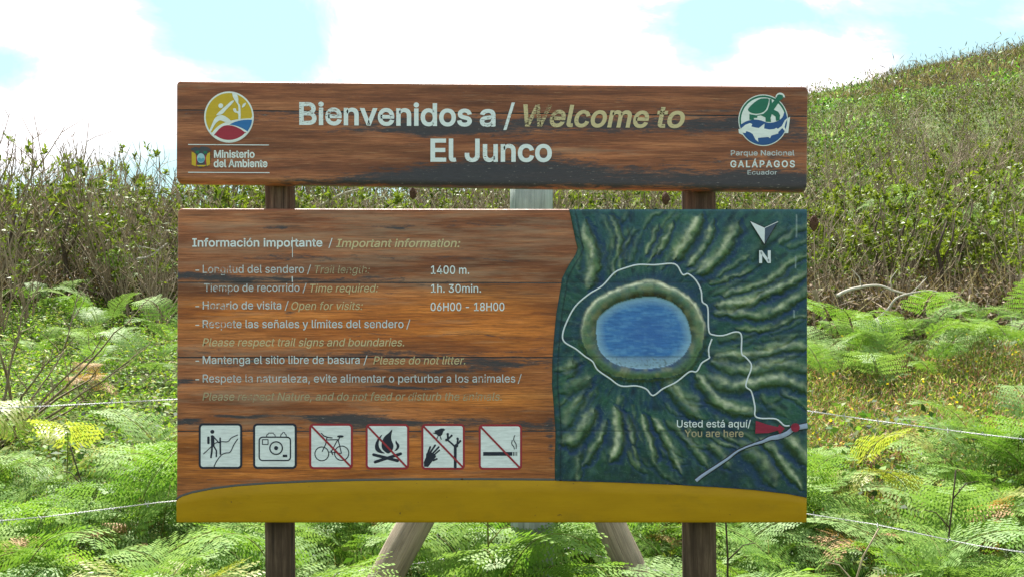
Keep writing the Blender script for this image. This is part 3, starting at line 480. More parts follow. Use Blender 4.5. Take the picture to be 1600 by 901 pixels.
def smoothline(P, k=5, closed=False):
    P = [np.array(p, float) for p in P]; n = len(P); out = []
    rng_ = range(n if closed else n - 1)
    for i in rng_:
        p0 = P[(i - 1) % n] if closed or i > 0 else P[i]; p1 = P[i]; p2 = P[(i + 1) % n]
        p3 = P[(i + 2) % n] if closed or i + 2 < n else p2
        for j in range(k):
            t = j / k
            out.append(.5 * ((2 * p1) + (p2 - p0) * t + (2 * p0 - 5 * p1 + 4 * p2 - p3) * t * t + (3 * p1 - p0 - 3 * p2 + p3) * t ** 3))
    if not closed: out.append(P[-1])
    return [tuple(p) for p in out]
def strip(name, lines, m, lift, parent=None, label=None):
    """lines: list of (points, width or widths); solid rounded strokes on the board"""
    VV, FF, n0 = [], [], 0
    for li, (pts, w) in enumerate(lines):
        P = np.array(pts, float); n = len(P); w = np.broadcast_to(np.asarray(w, float), (n,)) / 2
        T = np.gradient(P, axis=0); T /= np.linalg.norm(T, axis=1)[:, None] + 1e-9
        N = np.stack([-T[:, 1], T[:, 0]], 1)
        e0 = P[0] - T[0] * w[0] * .8; e1 = P[-1] + T[-1] * w[-1] * .8
        P = np.vstack([e0, P, e1]); N = np.vstack([N[0], N, N[-1]]); w = np.concatenate([[w[0] * .5], w, [w[-1] * .5]]); n += 2
        A = P + N * w[:, None]; B = P - N * w[:, None]
        for i in range(n):
            for q in (A[i], B[i]): VV.append((PX(q[0]), -lift - li * 1e-5, PZ(q[1])))
        FF += [(n0 + 2 * i, n0 + 2 * i + 1, n0 + 2 * i + 3, n0 + 2 * i + 2) for i in range(n - 1)]; n0 += 2 * n
    return sobj(name, mesh(name, VV, FF, m), parent, label=label)

import json
GLY = json.loads(GLYPHS)
def text(s, u0, u1, base, cap, m, bold=0, italic=0, slope=0.0, lift=.0012, parent=None, label=None, track=0):
    """lettering set between u0 and u1 on the baseline; Inter's cap height is about .509"""
    x = 0; outl = []
    for ch in s:
        adv, cs = GLY[ch]
        for c in cs: outl.append([(x + c[i] + italic * c[i + 1], c[i + 1]) for i in range(0, len(c), 2)])
        x += adv + track
    xs_ = [p[0] for o in outl for p in o]; a, b = min(xs_), max(xs_); sx = (u1 - u0) / (b - a); sy = cap / 509
    cu = bpy.data.curves.new('t', 'CURVE'); cu.dimensions = '2D'; cu.fill_mode = 'BOTH'
    for o_ in outl:
        sp = cu.splines.new('POLY'); sp.points.add(len(o_) - 1); sp.use_cyclic_u = True
        sp.points.foreach_set('co', [c for (px, py) in o_ for c in (px * .001, py * .001, 0, 1)])
    o = bpy.data.objects.new('tmp', cu); COL.objects.link(o)
    dg = bpy.context.evaluated_depsgraph_get(); me = bpy.data.meshes.new_from_object(o.evaluated_get(dg))
    bpy.data.objects.remove(o); bpy.data.curves.remove(cu); me.name = 'lettering'
    co = np.zeros(len(me.vertices) * 3, np.float32); me.vertices.foreach_get('co', co); co = co.reshape(-1, 3) * 1000
    uu = u0 + (co[:, 0] - a) * sx; vv = base - co[:, 1] * sy + slope * (uu - u0)
    VV = [(PX(p), -lift, PZ(q_)) for p, q_ in zip(uu, vv)]; FF = [tuple(p.vertices) for p in me.polygons]; n0 = len(VV)
    bpy.data.meshes.remove(me)
    if bold:                                    # heavier weights: a mitred stroke along every outline
        wpx = bold * 1000 * sy
        for o_ in outl:
            P = np.array([(u0 + (p - a) * sx, base - q_ * sy + slope * (p - a) * sx) for p, q_ in o_]); n = len(P)
            T1 = np.roll(P, -1, 0) - P; T1 /= np.linalg.norm(T1, axis=1)[:, None] + 1e-9; T0 = np.roll(T1, 1, 0)
            N1 = np.stack([-T1[:, 1], T1[:, 0]], 1); N0 = np.stack([-T0[:, 1], T0[:, 0]], 1); M = N0 + N1; M /= np.linalg.norm(M, axis=1)[:, None] + 1e-9
            k = 1 / np.clip((M * N1).sum(1), .62, 1)
            for sg in (1, -1):
                Q = P + sg * M * (k * wpx)[:, None]; VV += [(PX(p), -lift - 1e-5, PZ(q_)) for p, q_ in Q]
            FF += [(n0 + i, n0 + (i + 1) % n, n0 + n + (i + 1) % n, n0 + n + i) for i in range(n)]; n0 += 2 * n
    return sobj('lettering', mesh('lettering', VV, FF, m), parent, label=label)
SL = .0088
text('Bienvenidos', 469, 736, 194.3, 33, P_WHITE, 0.021, 0, SL, label='white word "Bienvenidos" on the upper board')
text('a', 751, 773, 197, 33, P_WHITE, .021)
text('/', 788, 803, 197.5, 34, P_WHITE, .018, .2, 0)
text('Welcome', 819, 1013, 197.3, 32.5, P_CREAM, .019, .2, SL)
text('to', 1028, 1069, 199.0, 32.5, P_CREAM, .019, .2, SL)
text('El', 674, 711.5, 251.8, 33.5, P_WHITE, .021)
text('Junco', 727.5, 861, 252, 33.5, P_WHITE, .021)
text('Ministerio', 335, 397.5, 246.6, 11, P_EWHITE, .022)
text('del Ambiente', 334.5, 417.5, 261.3, 11.2, P_EWHITE, .022)
text('Parque Nacional', 1142, 1241, 243.2, 7.8, P_WHITE_WORN, .014)
text('GALÁPAGOS', 1141.5, 1241.5, 261.5, 10, P_WHITE, .02, track=110)
text('Ecuador', 1168, 1214, 273, 6.6, P_WHITE_WORN, .008)
# information lines
it = .21
def line(v, sp, a0, a1, slash, en=None, b0=0, b1=0, w=P_BODY, c=P_CREAM, dash=True, bold=.003, eb=.002):
    if dash: strip('dash', [([(306, v - 4.2), (311, v - 4.2)], 1.3)], P_WHITE, .0012)
    text(sp, a0, a1, v, 12.3, w, bold)
    if slash: text('/', slash, slash + 6, v + .3, 12.6, w, .005, .15)
    if en: text(en, b0, b1, v + .8, 12.3, c, eb, it)
line(385.3, 'Información importante', 301, 503.5, 513.5, 'Important information:', 525.5, 719, bold=.015, eb=.012, dash=False, w=P_WHITE)
line(426.5, 'Longitud del sendero', 317, 475, 480, 'Trail length:', 492, 578, P_WHITE_WORN, P_CREAM_WORN)
line(455.2, 'Tiempo de recorrido', 319, 468, 473, 'Time required:', 484.5, 591, P_WHITE_WORN, P_CREAM, dash=False)
line(482.6, 'Horario de visita', 317, 439.5, 445, 'Open for visits:', 455.5, 567)
line(511.6, 'Respete las señales y límites del sendero', 317, 630.5, 635, bold=.004)
text('Please respect trail signs and boundaries.', 316.5, 631.5, 540.2, 12.3, P_CREAM, .004, it)
line(567.6, 'Mantenga el sitio libre de basura', 317, 562, 568, 'Please do not litter.', 583.5, 727)
line(596.6, 'Respete la naturaleza, evite alimentar o perturbar a los animales', 317, 805, 809, w=P_WHITE_WORN, bold=.004)
text('Please respect Nature, and do not feed or disturb the animals.', 316.5, 784, 624.8, 12.3, P_CREAM_WORN, .004, it)
for s_, a_, b_, v_ in (('1400 m.', 673.5, 733, 428), ('1h. 30min.', 673.5, 751.5, 456.6), ('06H00 - 18H00', 673, 788, 485)):
    text(s_, a_, b_, v_, 12.6, P_WHITE, .006)

strip('paint_drip', [([(456.8, 371), (457.2, 402)], .9), ([(456.6, 432), (457, 440)], 1.4)], P_WHITE, .0016)
# ministry emblem
def zz(P, o, s): return [(o[0] + x / s, o[1] + y / s) for x, y in P]
E0, ES = (290, 130), 6.007
e = lambda P: zz(P, E0, ES)
EM = flat('ministry_emblem', [disc(357.9, 183.4, 38.8, 40, 56)], P_EWHITE, .0012, label='round yellow, blue and red emblem with a white running figure and sapling')
flat('yellow_field', [disc(357.9, 183.2, 36.3, 37.3, 56)], P_EYEL, .0015, EM)
cx, cy, rx, ry = 357.9, 183.4, 37.6, 38.6
arc = [(cx + rx * math.cos(t), cy + ry * math.sin(t)) for t in np.linspace(-.02 * math.pi, .80 * math.pi, 30)]
flat('white_hill', [arc + e(smoothline([(240, 478), (300, 412), (370, 372), (440, 352), (520, 338), (615, 333)], 4))], P_EWHITE, .0018, EM)
flat('red_hill', [e(smoothline([(265, 492), (310, 440), (350, 408), (395, 398), (450, 405), (510, 430), (568, 470)], 4)) + [(cx + 34.8 * math.cos(t), cy + 35.8 * math.sin(t)) for t in np.linspace(.22 * math.pi, .70 * math.pi, 20)]], P_ERED, .0021, EM)
flat('blue_field', [e(smoothline([(412, 392), (460, 368), (520, 352), (580, 346), (625, 347)], 3)) + e([(622, 375), (610, 410), (583, 456)]) + e(smoothline([(583, 456), (530, 425), (480, 405), (440, 396), (412, 392)], 3))[1:]], P_EBLUE, .0021, EM)
flat('running_figure', [disc(*e([(332, 215)])[0], 3.7), e(smoothline([(290, 300), (345, 245), (375, 220), (420, 180), (448, 165), (455, 175), (420, 215), (385, 250), (350, 290), (310, 303)], 3, True)),
     e(smoothline([(225, 455), (245, 400), (275, 335), (310, 308), (350, 305), (390, 325), (430, 362), (400, 376), (365, 365), (325, 352), (290, 375), (265, 410), (238, 460)], 3, True))], P_EWHITE, .0024, EM)
flat('sapling', [e(smoothline([(440, 85), (480, 105), (497, 150), (497, 190), (515, 220), (517, 345), (497, 345), (495, 290), (460, 275), (447, 245), (470, 240), (480, 262), (497, 265), (495, 215), (480, 190), (455, 150), (443, 120)], 3, True)),
     e(smoothline([(530, 230), (540, 200), (567, 188), (560, 215), (540, 230)], 3, True))], P_EWHITE, .0024, EM)
strip('rule', [([(294.5, 226.2), (420, 227)], 1.3)], P_WHITE, .0012); strip('rule', [([(294.5, 269.6), (421, 270.2)], 1.3)], P_WHITE, .0012)
CR = flat('coat_of_arms', [e(smoothline([(45, 622), (90, 602), (130, 612), (150, 596), (215, 607), (240, 637), (205, 640), (235, 690), (225, 770), (190, 785), (165, 770), (150, 795), (130, 795), (110, 775), (60, 770), (62, 690), (85, 645)], 3, True))], paint('crest_dark', (.05, .055, .07)), .0012, label='small coat of arms with eagle wings and yellow flags')
flat('flag_yellow', [e([(58, 645), (92, 662), (104, 700), (96, 782), (58, 768)]), e([(206, 662), (230, 650), (231, 765), (200, 782), (190, 700)]), e([(96, 770), (200, 770), (175, 784), (118, 784)])], P_EYEL, .0015, CR)
flat('flag_red', [e([(98, 668), (110, 690), (108, 770), (100, 770)]), e([(190, 668), (180, 690), (184, 770), (192, 770)])], P_ERED, .0016, CR)
flat('leaf_spray', [e([(95, 640), (135, 632), (120, 665), (98, 662)]), e([(170, 640), (205, 640), (195, 665), (172, 664)])], P_PGREEN, .0017, CR)
flat('oval_view', [disc(*e([(145, 706)])[0], 6.2, 7.6)], paint('crest_sky', (.32, .52, .60)), .0018, CR)
flat('oval_hills', [e([(112, 712), (130, 700), (150, 712), (168, 702), (180, 712), (172, 735), (145, 745), (120, 735)])], paint('crest_sea', (.10, .30, .42)), .002, CR)

# park emblem
G0, GS = (1135, 140), 6.433
h = lambda P: zz(P, G0, GS)
ccx, ccy = 1192.4, 188.4
tort_head = h(smoothline([(495, 110), (500, 65), (535, 42), (580, 58), (585, 95), (555, 122), (540, 150)], 3))
PE = flat('park_emblem', [disc(ccx, ccy, 38.8, 40.2, 56)], P_EWHITE, .0012, label='round green and blue emblem with a tortoise above a hammerhead shark')
flat('head_halo', [disc(*h([(540, 82)])[0], 7.4), h([(440, 130), (500, 75), (585, 90), (560, 140)])], P_EWHITE, .0013, PE)
flat('halo_tail', [h([(120, 400), (125, 440), (185, 470), (250, 400)]), h([(560, 330), (640, 275), (620, 440), (560, 440)])], P_EWHITE, .0014, PE)
flat('green_ring', [disc(ccx, ccy, 37.4, 38.8, 56)], P_PGREEN, .0015, PE)
flat('pale_sky', [disc(ccx, ccy + .3, 34.8, 36.0, 56)], P_EWHITE, .0018, PE)
arc2 = [(ccx + 37.2 * math.cos(t), ccy + 38.6 * math.sin(t)) for t in np.linspace(-.06 * math.pi, .93 * math.pi, 34)]
flat('blue_sea', [arc2 + h(smoothline([(132, 362), (200, 322), (280, 305), (350, 315), (420, 338), (500, 325), (560, 285), (585, 228), (612, 292)], 3))], P_PBLUE, .0021, PE)
flat('tortoise', [h(smoothline([(215, 205), (260, 150), (330, 100), (390, 92), (425, 100), (418, 150), (398, 200), (365, 232), (310, 246), (250, 238)], 3, True)),
     h([(434, 100), (452, 98), (457, 138), (480, 112), (505, 75), (512, 60), (530, 52), (562, 58), (571, 80), (560, 98), (540, 112), (510, 155), (475, 205), (520, 228), (538, 262), (533, 310), (498, 320), (492, 275), (455, 250), (442, 290), (447, 330), (393, 328), (392, 285), (345, 262), (310, 268), (308, 288), (275, 288), (276, 308), (230, 306), (230, 250), (300, 262), (372, 246), (412, 208), (430, 155)])], P_PGREEN, .0024, PE)
flat('shark', [h([(138, 420), (148, 392), (190, 357), (235, 340), (258, 350), (250, 375), (290, 385), (325, 390), (350, 370), (382, 345), (378, 395), (430, 405), (480, 400), (500, 388), (515, 398), (555, 370), (585, 312), (618, 285), (592, 340), (583, 380), (602, 425), (580, 415), (560, 390), (520, 430), (520, 445), (450, 465), (437, 492), (420, 480), (350, 485), (315, 490), (320, 530), (290, 505), (262, 450), (240, 435), (200, 420), (190, 440), (160, 437)])], P_EWHITE, .0024, PE)

# pictograms
def rrect(x0, y0, x1, y1, r, n=6):
    o = []
    for cx_, cy_, a in ((x1 - r, y0 + r, -90), (x1 - r, y1 - r, 0), (x0 + r, y1 - r, 90), (x0 + r, y0 + r, 180)):
        o += [(cx_ + r * math.cos(R(a + 90 * k / n)), cy_ + r * math.sin(R(a + 90 * k / n))) for k in range(n + 1)]
    return o
def ring(c, rx, w, n=30): return (disc(c[0], c[1], rx, None, n) + [disc(c[0], c[1], rx, None, n)[0], disc(c[0], c[1], rx, None, n)[1]], w)
def closed(P): return P + [P[0], P[1]]
def picto(u0, v0, w, hgt, col, label):
    b = flat('pictogram', [rrect(u0, v0, u0 + w, v0 + hgt, 6.5)], col, .0012, label=label)
    flat('panel', [rrect(u0 + 3.3, v0 + 3.3, u0 + w - 3.3, v0 + hgt - 3.3, 3.6)], P_ICON, .0016, b)
    return b
def q(P, ou, ov, s=5.0, du=270, dv=640): return [(du + x / s, dv + y / s) for x, y in P]
L_ = lambda P, w: (P, w / 5 * 1.15)
b = picto(310.6, 660.6, 68, 71, P_NAVY, 'white square pictogram of a hiker with backpack and staff on a path')
z = lambda P: q(P, 0, 0)
flat('hiker', [disc(*z([(310, 168)])[0], 3.1), z([(298, 198), (310, 193), (325, 202), (327, 285), (300, 285)]), z(rrect(270, 205, 289, 264, 8, 3))], P_NAVY, .0020, b)
strip('hiker_limbs', [L_(z([(308, 278), (306, 320), (299, 368)]), 12), L_(z([(318, 275), (342, 315), (341, 362)]), 10), L_(z([(320, 208), (345, 235), (360, 253), (374, 250)]), 8), L_(z([(371, 217), (373, 343)]), 11)], P_NAVY, .0022, b)
strip('path_lines', [L_(z(smoothline([(242, 340), (285, 300), (330, 258), (380, 245), (430, 245), (460, 215), (508, 193)], 4)), 6), L_(z(smoothline([(324, 438), (345, 395), (380, 350), (410, 335), (450, 325), (480, 265), (508, 225)], 4)), 6.5)], P_NAVY, .0024, b)
b = picto(395.6, 660.6, 68.2, 71, P_NAVY, 'white square pictogram of a photo camera')
strip('camera_outline', [L_(z(closed(rrect(676, 210, 920, 392, 26, 5))), 9), L_(z([(733, 206), (737, 190), (746, 188), (748, 178), (788, 178), (790, 188), (798, 191), (802, 206)]), 6),
      L_(z([(843, 202), (848, 186), (858, 182), (860, 172), (873, 172), (876, 183), (884, 188), (887, 202)]), 6), L_(z(closed(rrect(701, 229, 745, 267, 2, 2))), 6), (ring(z([(808, 295)])[0], 9.8, 2.0))], P_NAVY, .0020, b)
flat('lens_dot', [disc(*z([(808, 295)])[0], 3.2), z(rrect(860, 346, 895, 366, 2, 2))], P_NAVY, .0022, b)
SLASH = {}
def slash(b, u0, v0, u1, v1): strip('slash', [([(u0, v0), (u1, v1)], 3.0)], P_RED, .0028, b)
b = picto(483.3, 661, 68.2, 71, P_RED, 'red-bordered pictogram of a bicycle crossed out')
strip('bicycle', [ring(z([(1165, 340)])[0], 10.8, 1.6), ring(z([(1320, 335)])[0], 11.2, 1.6), L_(z([(1198, 232), (1292, 229)]), 7), L_(z([(1292, 232), (1305, 280), (1318, 335)]), 7), L_(z([(1286, 235), (1240, 322)]), 7), L_(z([(1218, 325), (1318, 336)]), 6),
      L_(z([(1162, 180), (1180, 200), (1212, 212), (1245, 216)]), 8), L_(z([(1204, 215), (1195, 265), (1168, 322)]), 7), L_(z([(1305, 210), (1294, 234)]), 7), L_(z([(1236, 316), (1250, 346)]), 8)], P_NAVY, .0020, b)
flat('saddle', [disc(*z([(1310, 204)])[0], 5.2, 1.9, 16)], P_NAVY, .0024, b)
slash(b, 487, 665, 548, 727.5)
z = lambda P: q(P, 0, 0, 5.0, 560)
b = picto(571.4, 661.4, 68, 71, P_RED, 'red-bordered pictogram of a campfire crossed out')
flat('flame', [z(smoothline([(265, 150), (240, 175), (205, 205), (185, 245), (182, 285), (195, 312), (228, 336), (252, 328), (270, 302), (274, 270), (262, 240), (256, 205)], 3, True)),
     z(smoothline([(188, 188), (150, 225), (131, 270), (135, 310), (165, 332), (208, 336), (180, 315), (160, 280), (162, 240)], 3, True)), z(smoothline([(293, 235), (290, 255), (299, 275), (296, 298), (280, 318), (302, 312), (319, 290), (319, 268), (304, 250)], 3, True))], P_NAVY, .0020, b)
strip('logs', [L_(z([(118, 346), (308, 394)]), 20), L_(z([(130, 404), (332, 339)]), 20)], P_NAVY, .0022, b)
slash(b, 575.5, 666, 635, 728)
b = picto(658.4, 661.4, 68, 71.5, P_RED, 'red-bordered pictogram of a hand reaching to a bird and cactus crossed out')
flat('bird', [z([(577, 178), (600, 172), (594, 160), (625, 150), (645, 142), (665, 142), (680, 152), (664, 165), (655, 190), (640, 205), (622, 200), (610, 188)])], P_NAVY, .0020, b)
flat('hand', [z([(511, 405), (528, 365), (530, 338), (560, 322), (602, 345), (607, 362), (592, 382), (572, 405), (545, 442), (514, 440)])], P_NAVY, .0020, b)
strip('fingers_and_cactus', [L_(z([(540, 345), (562, 286)]), 13), L_(z([(556, 338), (600, 273)]), 13), L_(z([(576, 342), (629, 286)]), 12), L_(z([(590, 350), (634, 311)]), 10), L_(z([(585, 392), (614, 379)]), 12), L_(z([(624, 200), (613, 222)]), 6), L_(z([(638, 203), (648, 227)]), 6),
      L_(z([(757, 446), (757, 282)]), 19), L_(z([(755, 284), (728, 258), (700, 235)]), 12), L_(z([(760, 285), (772, 262), (778, 225)]), 12), L_(z([(778, 262), (796, 240)]), 11), L_(z([(700, 232), (698, 185)]), 14), L_(z([(704, 222), (728, 198)]), 12), ], P_NAVY, .0022, b)
flat('cactus_pads', [disc(*z([c])[0], r / 5, None, 12) for c, r in (((688, 232), 11), ((698, 186), 10), ((728, 198), 9), ((766, 276), 15), ((775, 222), 10), ((796, 240), 9))], P_NAVY, .0025, b)
slash(b, 662.5, 666, 722.5, 728)
b = picto(748, 663 - 1, 67.8, 71, P_RED, 'red-bordered pictogram of a smoking cigarette crossed out')
flat('cigarette', [z(rrect(975, 325, 1203, 355, 2, 2)), z([(1209, 325), (1217, 325), (1217, 355), (1209, 355)]), z([(1222, 325), (1227, 325), (1227, 355), (1222, 355)]), z([(1234, 325), (1240, 325), (1240, 355), (1234, 355)])], P_NAVY, .0020, b)
strip('smoke', [L_(z(smoothline([(1222, 195), (1213, 230), (1232, 265), (1232, 300)], 4)), 6), L_(z(smoothline([(1202, 235), (1198, 262), (1214, 285), (1218, 303)], 4)), 6)], P_NAVY, .0022, b)
slash(b, 752, 667, 812, 729.5)

# ochre band along the foot of the lower board
CURVE = [(275.2, 781), (283, 775.5), (300, 770), (330, 764), (370, 759), (420, 755.5), (480, 752.8), (560, 750.5), (640, 749.5), (750, 749.2), (867, 750), (960, 752.5), (1050, 756), (1120, 760), (1180, 764.5), (1230, 770.5), (1260.8, 776.5)]
def cv_(u): return np.interp(u, [c[0] for c in CURVE], [c[1] for c in CURVE])
us = np.linspace(275.3, 1260.7, 200); rows = []
for k, (f, yy) in enumerate([(0, .004), (0, -.0016), (.006, -.0028), (.3, -.0028), (.6, -.0028), (.93, -.0028), (.975, -.0022), (.992, -.0008), (1.0, .0012), (1.002, .03), (1.002, .0562)]):
    top = cv_(us); bot = 815.6
    edge = np.minimum(us - 275.3, 1260.7 - us); ro_ = .006 * np.clip(1 - edge / 5, 0, 1) ** 2
    rows.append(np.stack([(us - 800) * K, yy + ro_ * (yy < .01), CZ - (top + (bot - top) * f - 450.5) * K], 1))
nr = len(rows); V = np.concatenate(rows); i = (np.arange(nr - 1)[:, None] * 200 + np.arange(199)[None]).ravel()
sobj('ochre_band', mesh('ochre_band', V, np.stack([i, i + 200, i + 201, i + 1], 1), M_YELLOW, smooth=False), label='mustard yellow painted band along the bottom of the lower board')
gp = [(u, cv_(u) - 1.8) for u in np.linspace(276, 866, 90)]
strip('carved_line', [(gp, 3.2)], P_GROOVE, .0006)
strip('carved_line_shadow', [([(u, v + 1.7) for u, v in gp], .9)], P_BLACK, .0009); 

# carved and painted relief map
LEFT = [(327, 889), (345, 893), (375, 899), (388, 902.5), (398, 899), (415, 888), (435, 878), (460, 874), (490, 869), (520, 866), (560, 863), (600, 862), (640, 865.5), (680, 868), (720, 866.5), (751, 867)]
LAKE = [(931.6, 511.6), (931.6, 500), (936, 492), (946.6, 485), (966.6, 474), (993, 467.5), (1020, 462.5), (1043, 467.5), (1058, 476), (1068, 490), (1072.5, 501.6), (1080, 526.6), (1078, 541.6), (1070, 555), (1060, 564), (1043, 573), (1010, 575), (985, 574), (960, 570), (943, 558), (933, 540)]
LAKE = [((x + 1005 + 75 * math.cos(math.atan2((y - 519) / 57, (x - 1005) / 75))) / 2, (y + 519 + 57 * math.sin(math.atan2((y - 519) / 57, (x - 1005) / 75))) / 2) for x, y in LAKE]
RIM = [(908.3, 518), (910, 505), (915, 491.6), (923, 476.6), (931.6, 468), (950, 456.5), (968, 450), (993, 444), (1011.5, 440), (1030, 441.5), (1043, 447.4), (1060, 454), (1076, 466), (1091.6, 485), (1100, 510), (1098.3, 533), (1091, 552), (1078, 571.6), (1060, 583), (1043, 588), (1010, 590.7), (968, 589), (950, 580), (935, 571), (921.6, 556), (910, 537)]
RID = [  # points, half width, brightness, side of the dark flank (+1 right of travel)
 ([(914, 348), (919, 370), (927, 388), (930, 405), (928, 425), (922, 446)], 8, .85), ([(898, 372), (906, 395), (905, 420)], 3, .2), ([(953, 338), (963, 355), (968, 375), (968, 396)], 4, .55), ([(940, 335), (952, 360), (958, 385)], 3, .25),
 ([(1028, 350), (1020, 374), (1010, 396)], 3, .7), ([(1051, 348), (1041, 372), (1029, 396)], 3.5, .65), ([(1002, 366), (993, 388), (984, 405)], 4, .25), ([(1093, 338), (1085, 358), (1069, 384), (1059, 398)], 9, 1.0), ([(1115, 345), (1106, 374), (1091, 400), (1077, 414)], 5, .7),
 ([(1152, 348), (1142, 375), (1123, 402), (1097, 424)], 8, 1.0), ([(1174, 421), (1152, 430), (1132, 437), (1112, 443)], 2.6, .6), ([(1230, 352), (1200, 375), (1175, 400)], 6, .15),
 ([(1264, 398), (1237, 409), (1202, 436), (1168, 450), (1132, 460)], 4.5, .65), ([(1264, 425), (1236, 441), (1212, 452), (1190, 463), (1166, 472), (1124, 477)], 6, .95), ([(1264, 352), (1240, 362), (1220, 380)], 4, .3), ([(1264, 375), (1235, 385)], 4, .3),
 ([(1264, 452), (1242, 466), (1217, 484), (1187, 493), (1152, 489), (1120, 489)], 6, .75), ([(1264, 493), (1241, 496), (1211, 510), (1180, 515), (1150, 511)], 3, .5), ([(1264, 520), (1230, 525), (1190, 530)], 3, .15),
 ([(1264, 543), (1232, 541), (1202, 548), (1172, 555), (1120, 556)], 6, .8), ([(1264, 580), (1222, 570), (1182, 576), (1150, 577), (1118, 566)], 8, .6), ([(1264, 612), (1240, 600), (1215, 594), (1182, 599), (1140, 604), (1110, 590)], 8, .85),
 ([(1264, 640), (1238, 622), (1222, 610)], 3, .4), ([(1178, 643), (1150, 640), (1120, 628), (1102, 606), (1090, 588)], 8, .75), ([(1230, 650), (1200, 632), (1190, 620)], 4, .2), ([(1090, 648), (1067, 627), (1050, 608), (1042, 598)], 9, .6),
 ([(1062, 737), (1052, 716), (1041, 690), (1022, 655)], 5, .85), ([(1025, 722), (1018, 690), (1009, 665), (1004, 650)], 4.5, .85), ([(991, 692), (985, 668), (978, 648)], 4.5, .6), ([(955, 718), (963, 705), (968, 680), (965, 655), (962, 640)], 6.5, 1.0),
 ([(1000, 728), (995, 710), (990, 698)], 3, .35), ([(913, 725), (926, 706), (935, 690), (945, 660)], 5, .8), ([(880, 692), (900, 684), (914, 666), (925, 645)], 9, .85), ([(884, 665), (894, 642), (905, 625)], 8, .5), ([(878, 612), (898, 602), (916, 592)], 8, .4), ([(888, 588), (893, 570)], 8, .45),
 ([(1103, 727), (1086, 702), (1070, 682), (1046, 660)], 5, .5), ([(1207, 753), (1190, 722), (1168, 704)], 11, .5), ([(1252, 763), (1228, 732), (1207, 702), (1192, 688)], 5.5, .8), ([(1264, 722), (1246, 702), (1228, 686)], 9, .7), ([(1140, 730), (1126, 710), (1112, 698)], 6, .45), ([(1185, 690), (1165, 680)], 4, .35), ([(1090, 690), (1075, 672)], 4, .3)]
rs_ = random.Random(77)
for k in range(110):                                  # many slighter ridges between the main ones
    th = rs_.uniform(0, 2 * math.pi); r0_ = rs_.uniform(100, 215); ln = rs_.uniform(28, 60); bend = .35 * math.sin(th * 1.0 + .6)
    P_ = []
    for j in range(4):
        rr_ = r0_ + ln * j / 3; tt_ = th - bend * (j / 3) ** 1.5 * .5
        P_.append((1005 + 1.05 * rr_ * math.cos(tt_), 517 + .97 * rr_ * math.sin(tt_)))
    if all(868 < a_ < 1268 and 325 < b_ < 772 for a_, b_ in P_) and not (1150 < P_[1][0] < 1225 and P_[1][1] < 415): RID.insert(0, (P_[::-1], rs_.uniform(2.2, 4.2), rs_.uniform(.12, .42)))
du = 1.5
vs = np.arange(327.2, 777.2, du); NU = 266
left = np.interp(vs, [a for a, _ in LEFT], [b_ for _, b_ in LEFT]); left = np.where(vs > 751, 867, left)
gs = np.linspace(0, 1, NU)
U = left[:, None] + (1261 - left[:, None]) * gs[None]; Vv = np.repeat(vs[:, None], NU, 1)
lim = cv_(U) - .2; Vv = np.minimum(Vv, lim)                       # follow the ochre curve
def polydist(U, Vv, P, closed=True):
    P = smoothline(P, 4, closed); best = np.full(U.shape, 1e9); n = len(P); side = np.zeros(U.shape); tt = np.zeros(U.shape)
    for i in range(n if closed else n - 1):
        a, b_ = np.array(P[i]), np.array(P[(i + 1) % n]); d = b_ - a; L2 = d @ d + 1e-9
        t = np.clip(((U - a[0]) * d[0] + (Vv - a[1]) * d[1]) / L2, 0, 1)
        ex, ey = U - a[0] - t * d[0], Vv - a[1] - t * d[1]; dd = np.hypot(ex, ey)
        m = dd < best; best = np.where(m, dd, best); side = np.where(m, np.sign(d[0] * ey - d[1] * ex), side); tt = np.where(m, (i + t) / n, tt)
    return best, side, tt
def inside(U, Vv, P):
    P = smoothline(P, 4, True); c = np.zeros(U.shape, bool); n = len(P)
    for i in range(n):
        (x0, y0), (x1, y1) = P[i], P[(i + 1) % n]
        if y0 == y1: continue
        m = ((y0 > Vv) != (y1 > Vv)) & (U < (x1 - x0) * (Vv - y0) / (y1 - y0) + x0); c ^= m
    return c
def vnoise(U, Vv, s, seed):
    r2 = np.random.default_rng(seed); G = r2.random((160, 160)); x = U / s % 150; y = Vv / s % 150
    xi, yi = x.astype(int), y.astype(int); fx, fy = x - xi, y - yi; fx = fx * fx * (3 - 2 * fx); fy = fy * fy * (3 - 2 * fy)
    return G[yi, xi] * (1 - fx) * (1 - fy) + G[yi, xi + 1] * fx * (1 - fy) + G[yi + 1, xi] * (1 - fx) * fy + G[yi + 1, xi + 1] * fx * fy
# base: deep blue-green streaked along the slope of the crater
cxl, cyl = 1005, 517
ang = np.arctan2(Vv - cyl, U - cxl); rad = np.hypot((U - cxl), (Vv - cyl) * 1.15)
sw = ang * 40 + .0 * rad
n1 = .6 * vnoise(np.abs(sw) * 3.2 + 40, rad * .35 + 40, 12, 1) + .4 * vnoise(np.abs(sw) * 3.2 + 40, rad * .5 + 40, 4, 12); n2 = vnoise(U, Vv, 7, 2); n3 = vnoise(U, Vv, 26, 3)
col = np.zeros(U.shape + (3,)); 
mixc = lambda c, k, t: c * (1 - k[..., None]) + np.array(t) * k[..., None]
col[:] = (.014, .065, .062)
col = mixc(col, np.clip((n1 - .4) * 2.6, 0, 1) * .8, (.011, .042, .11))
col = mixc(col, np.clip((n3 - .4) * 2.5, 0, 1) * .75, (.026, .10, .055))
col = mixc(col, np.clip((n2 - .55) * 2, 0, 1) * .4, (.05, .12, .11))
top = np.clip((470 - Vv) / 120, 0, 1); col = mixc(col, top * .35, (.045, .13, .14))
low = np.clip((Vv - 640) / 100, 0, 1); col = mixc(col, low * .45, (.010, .022, .014))
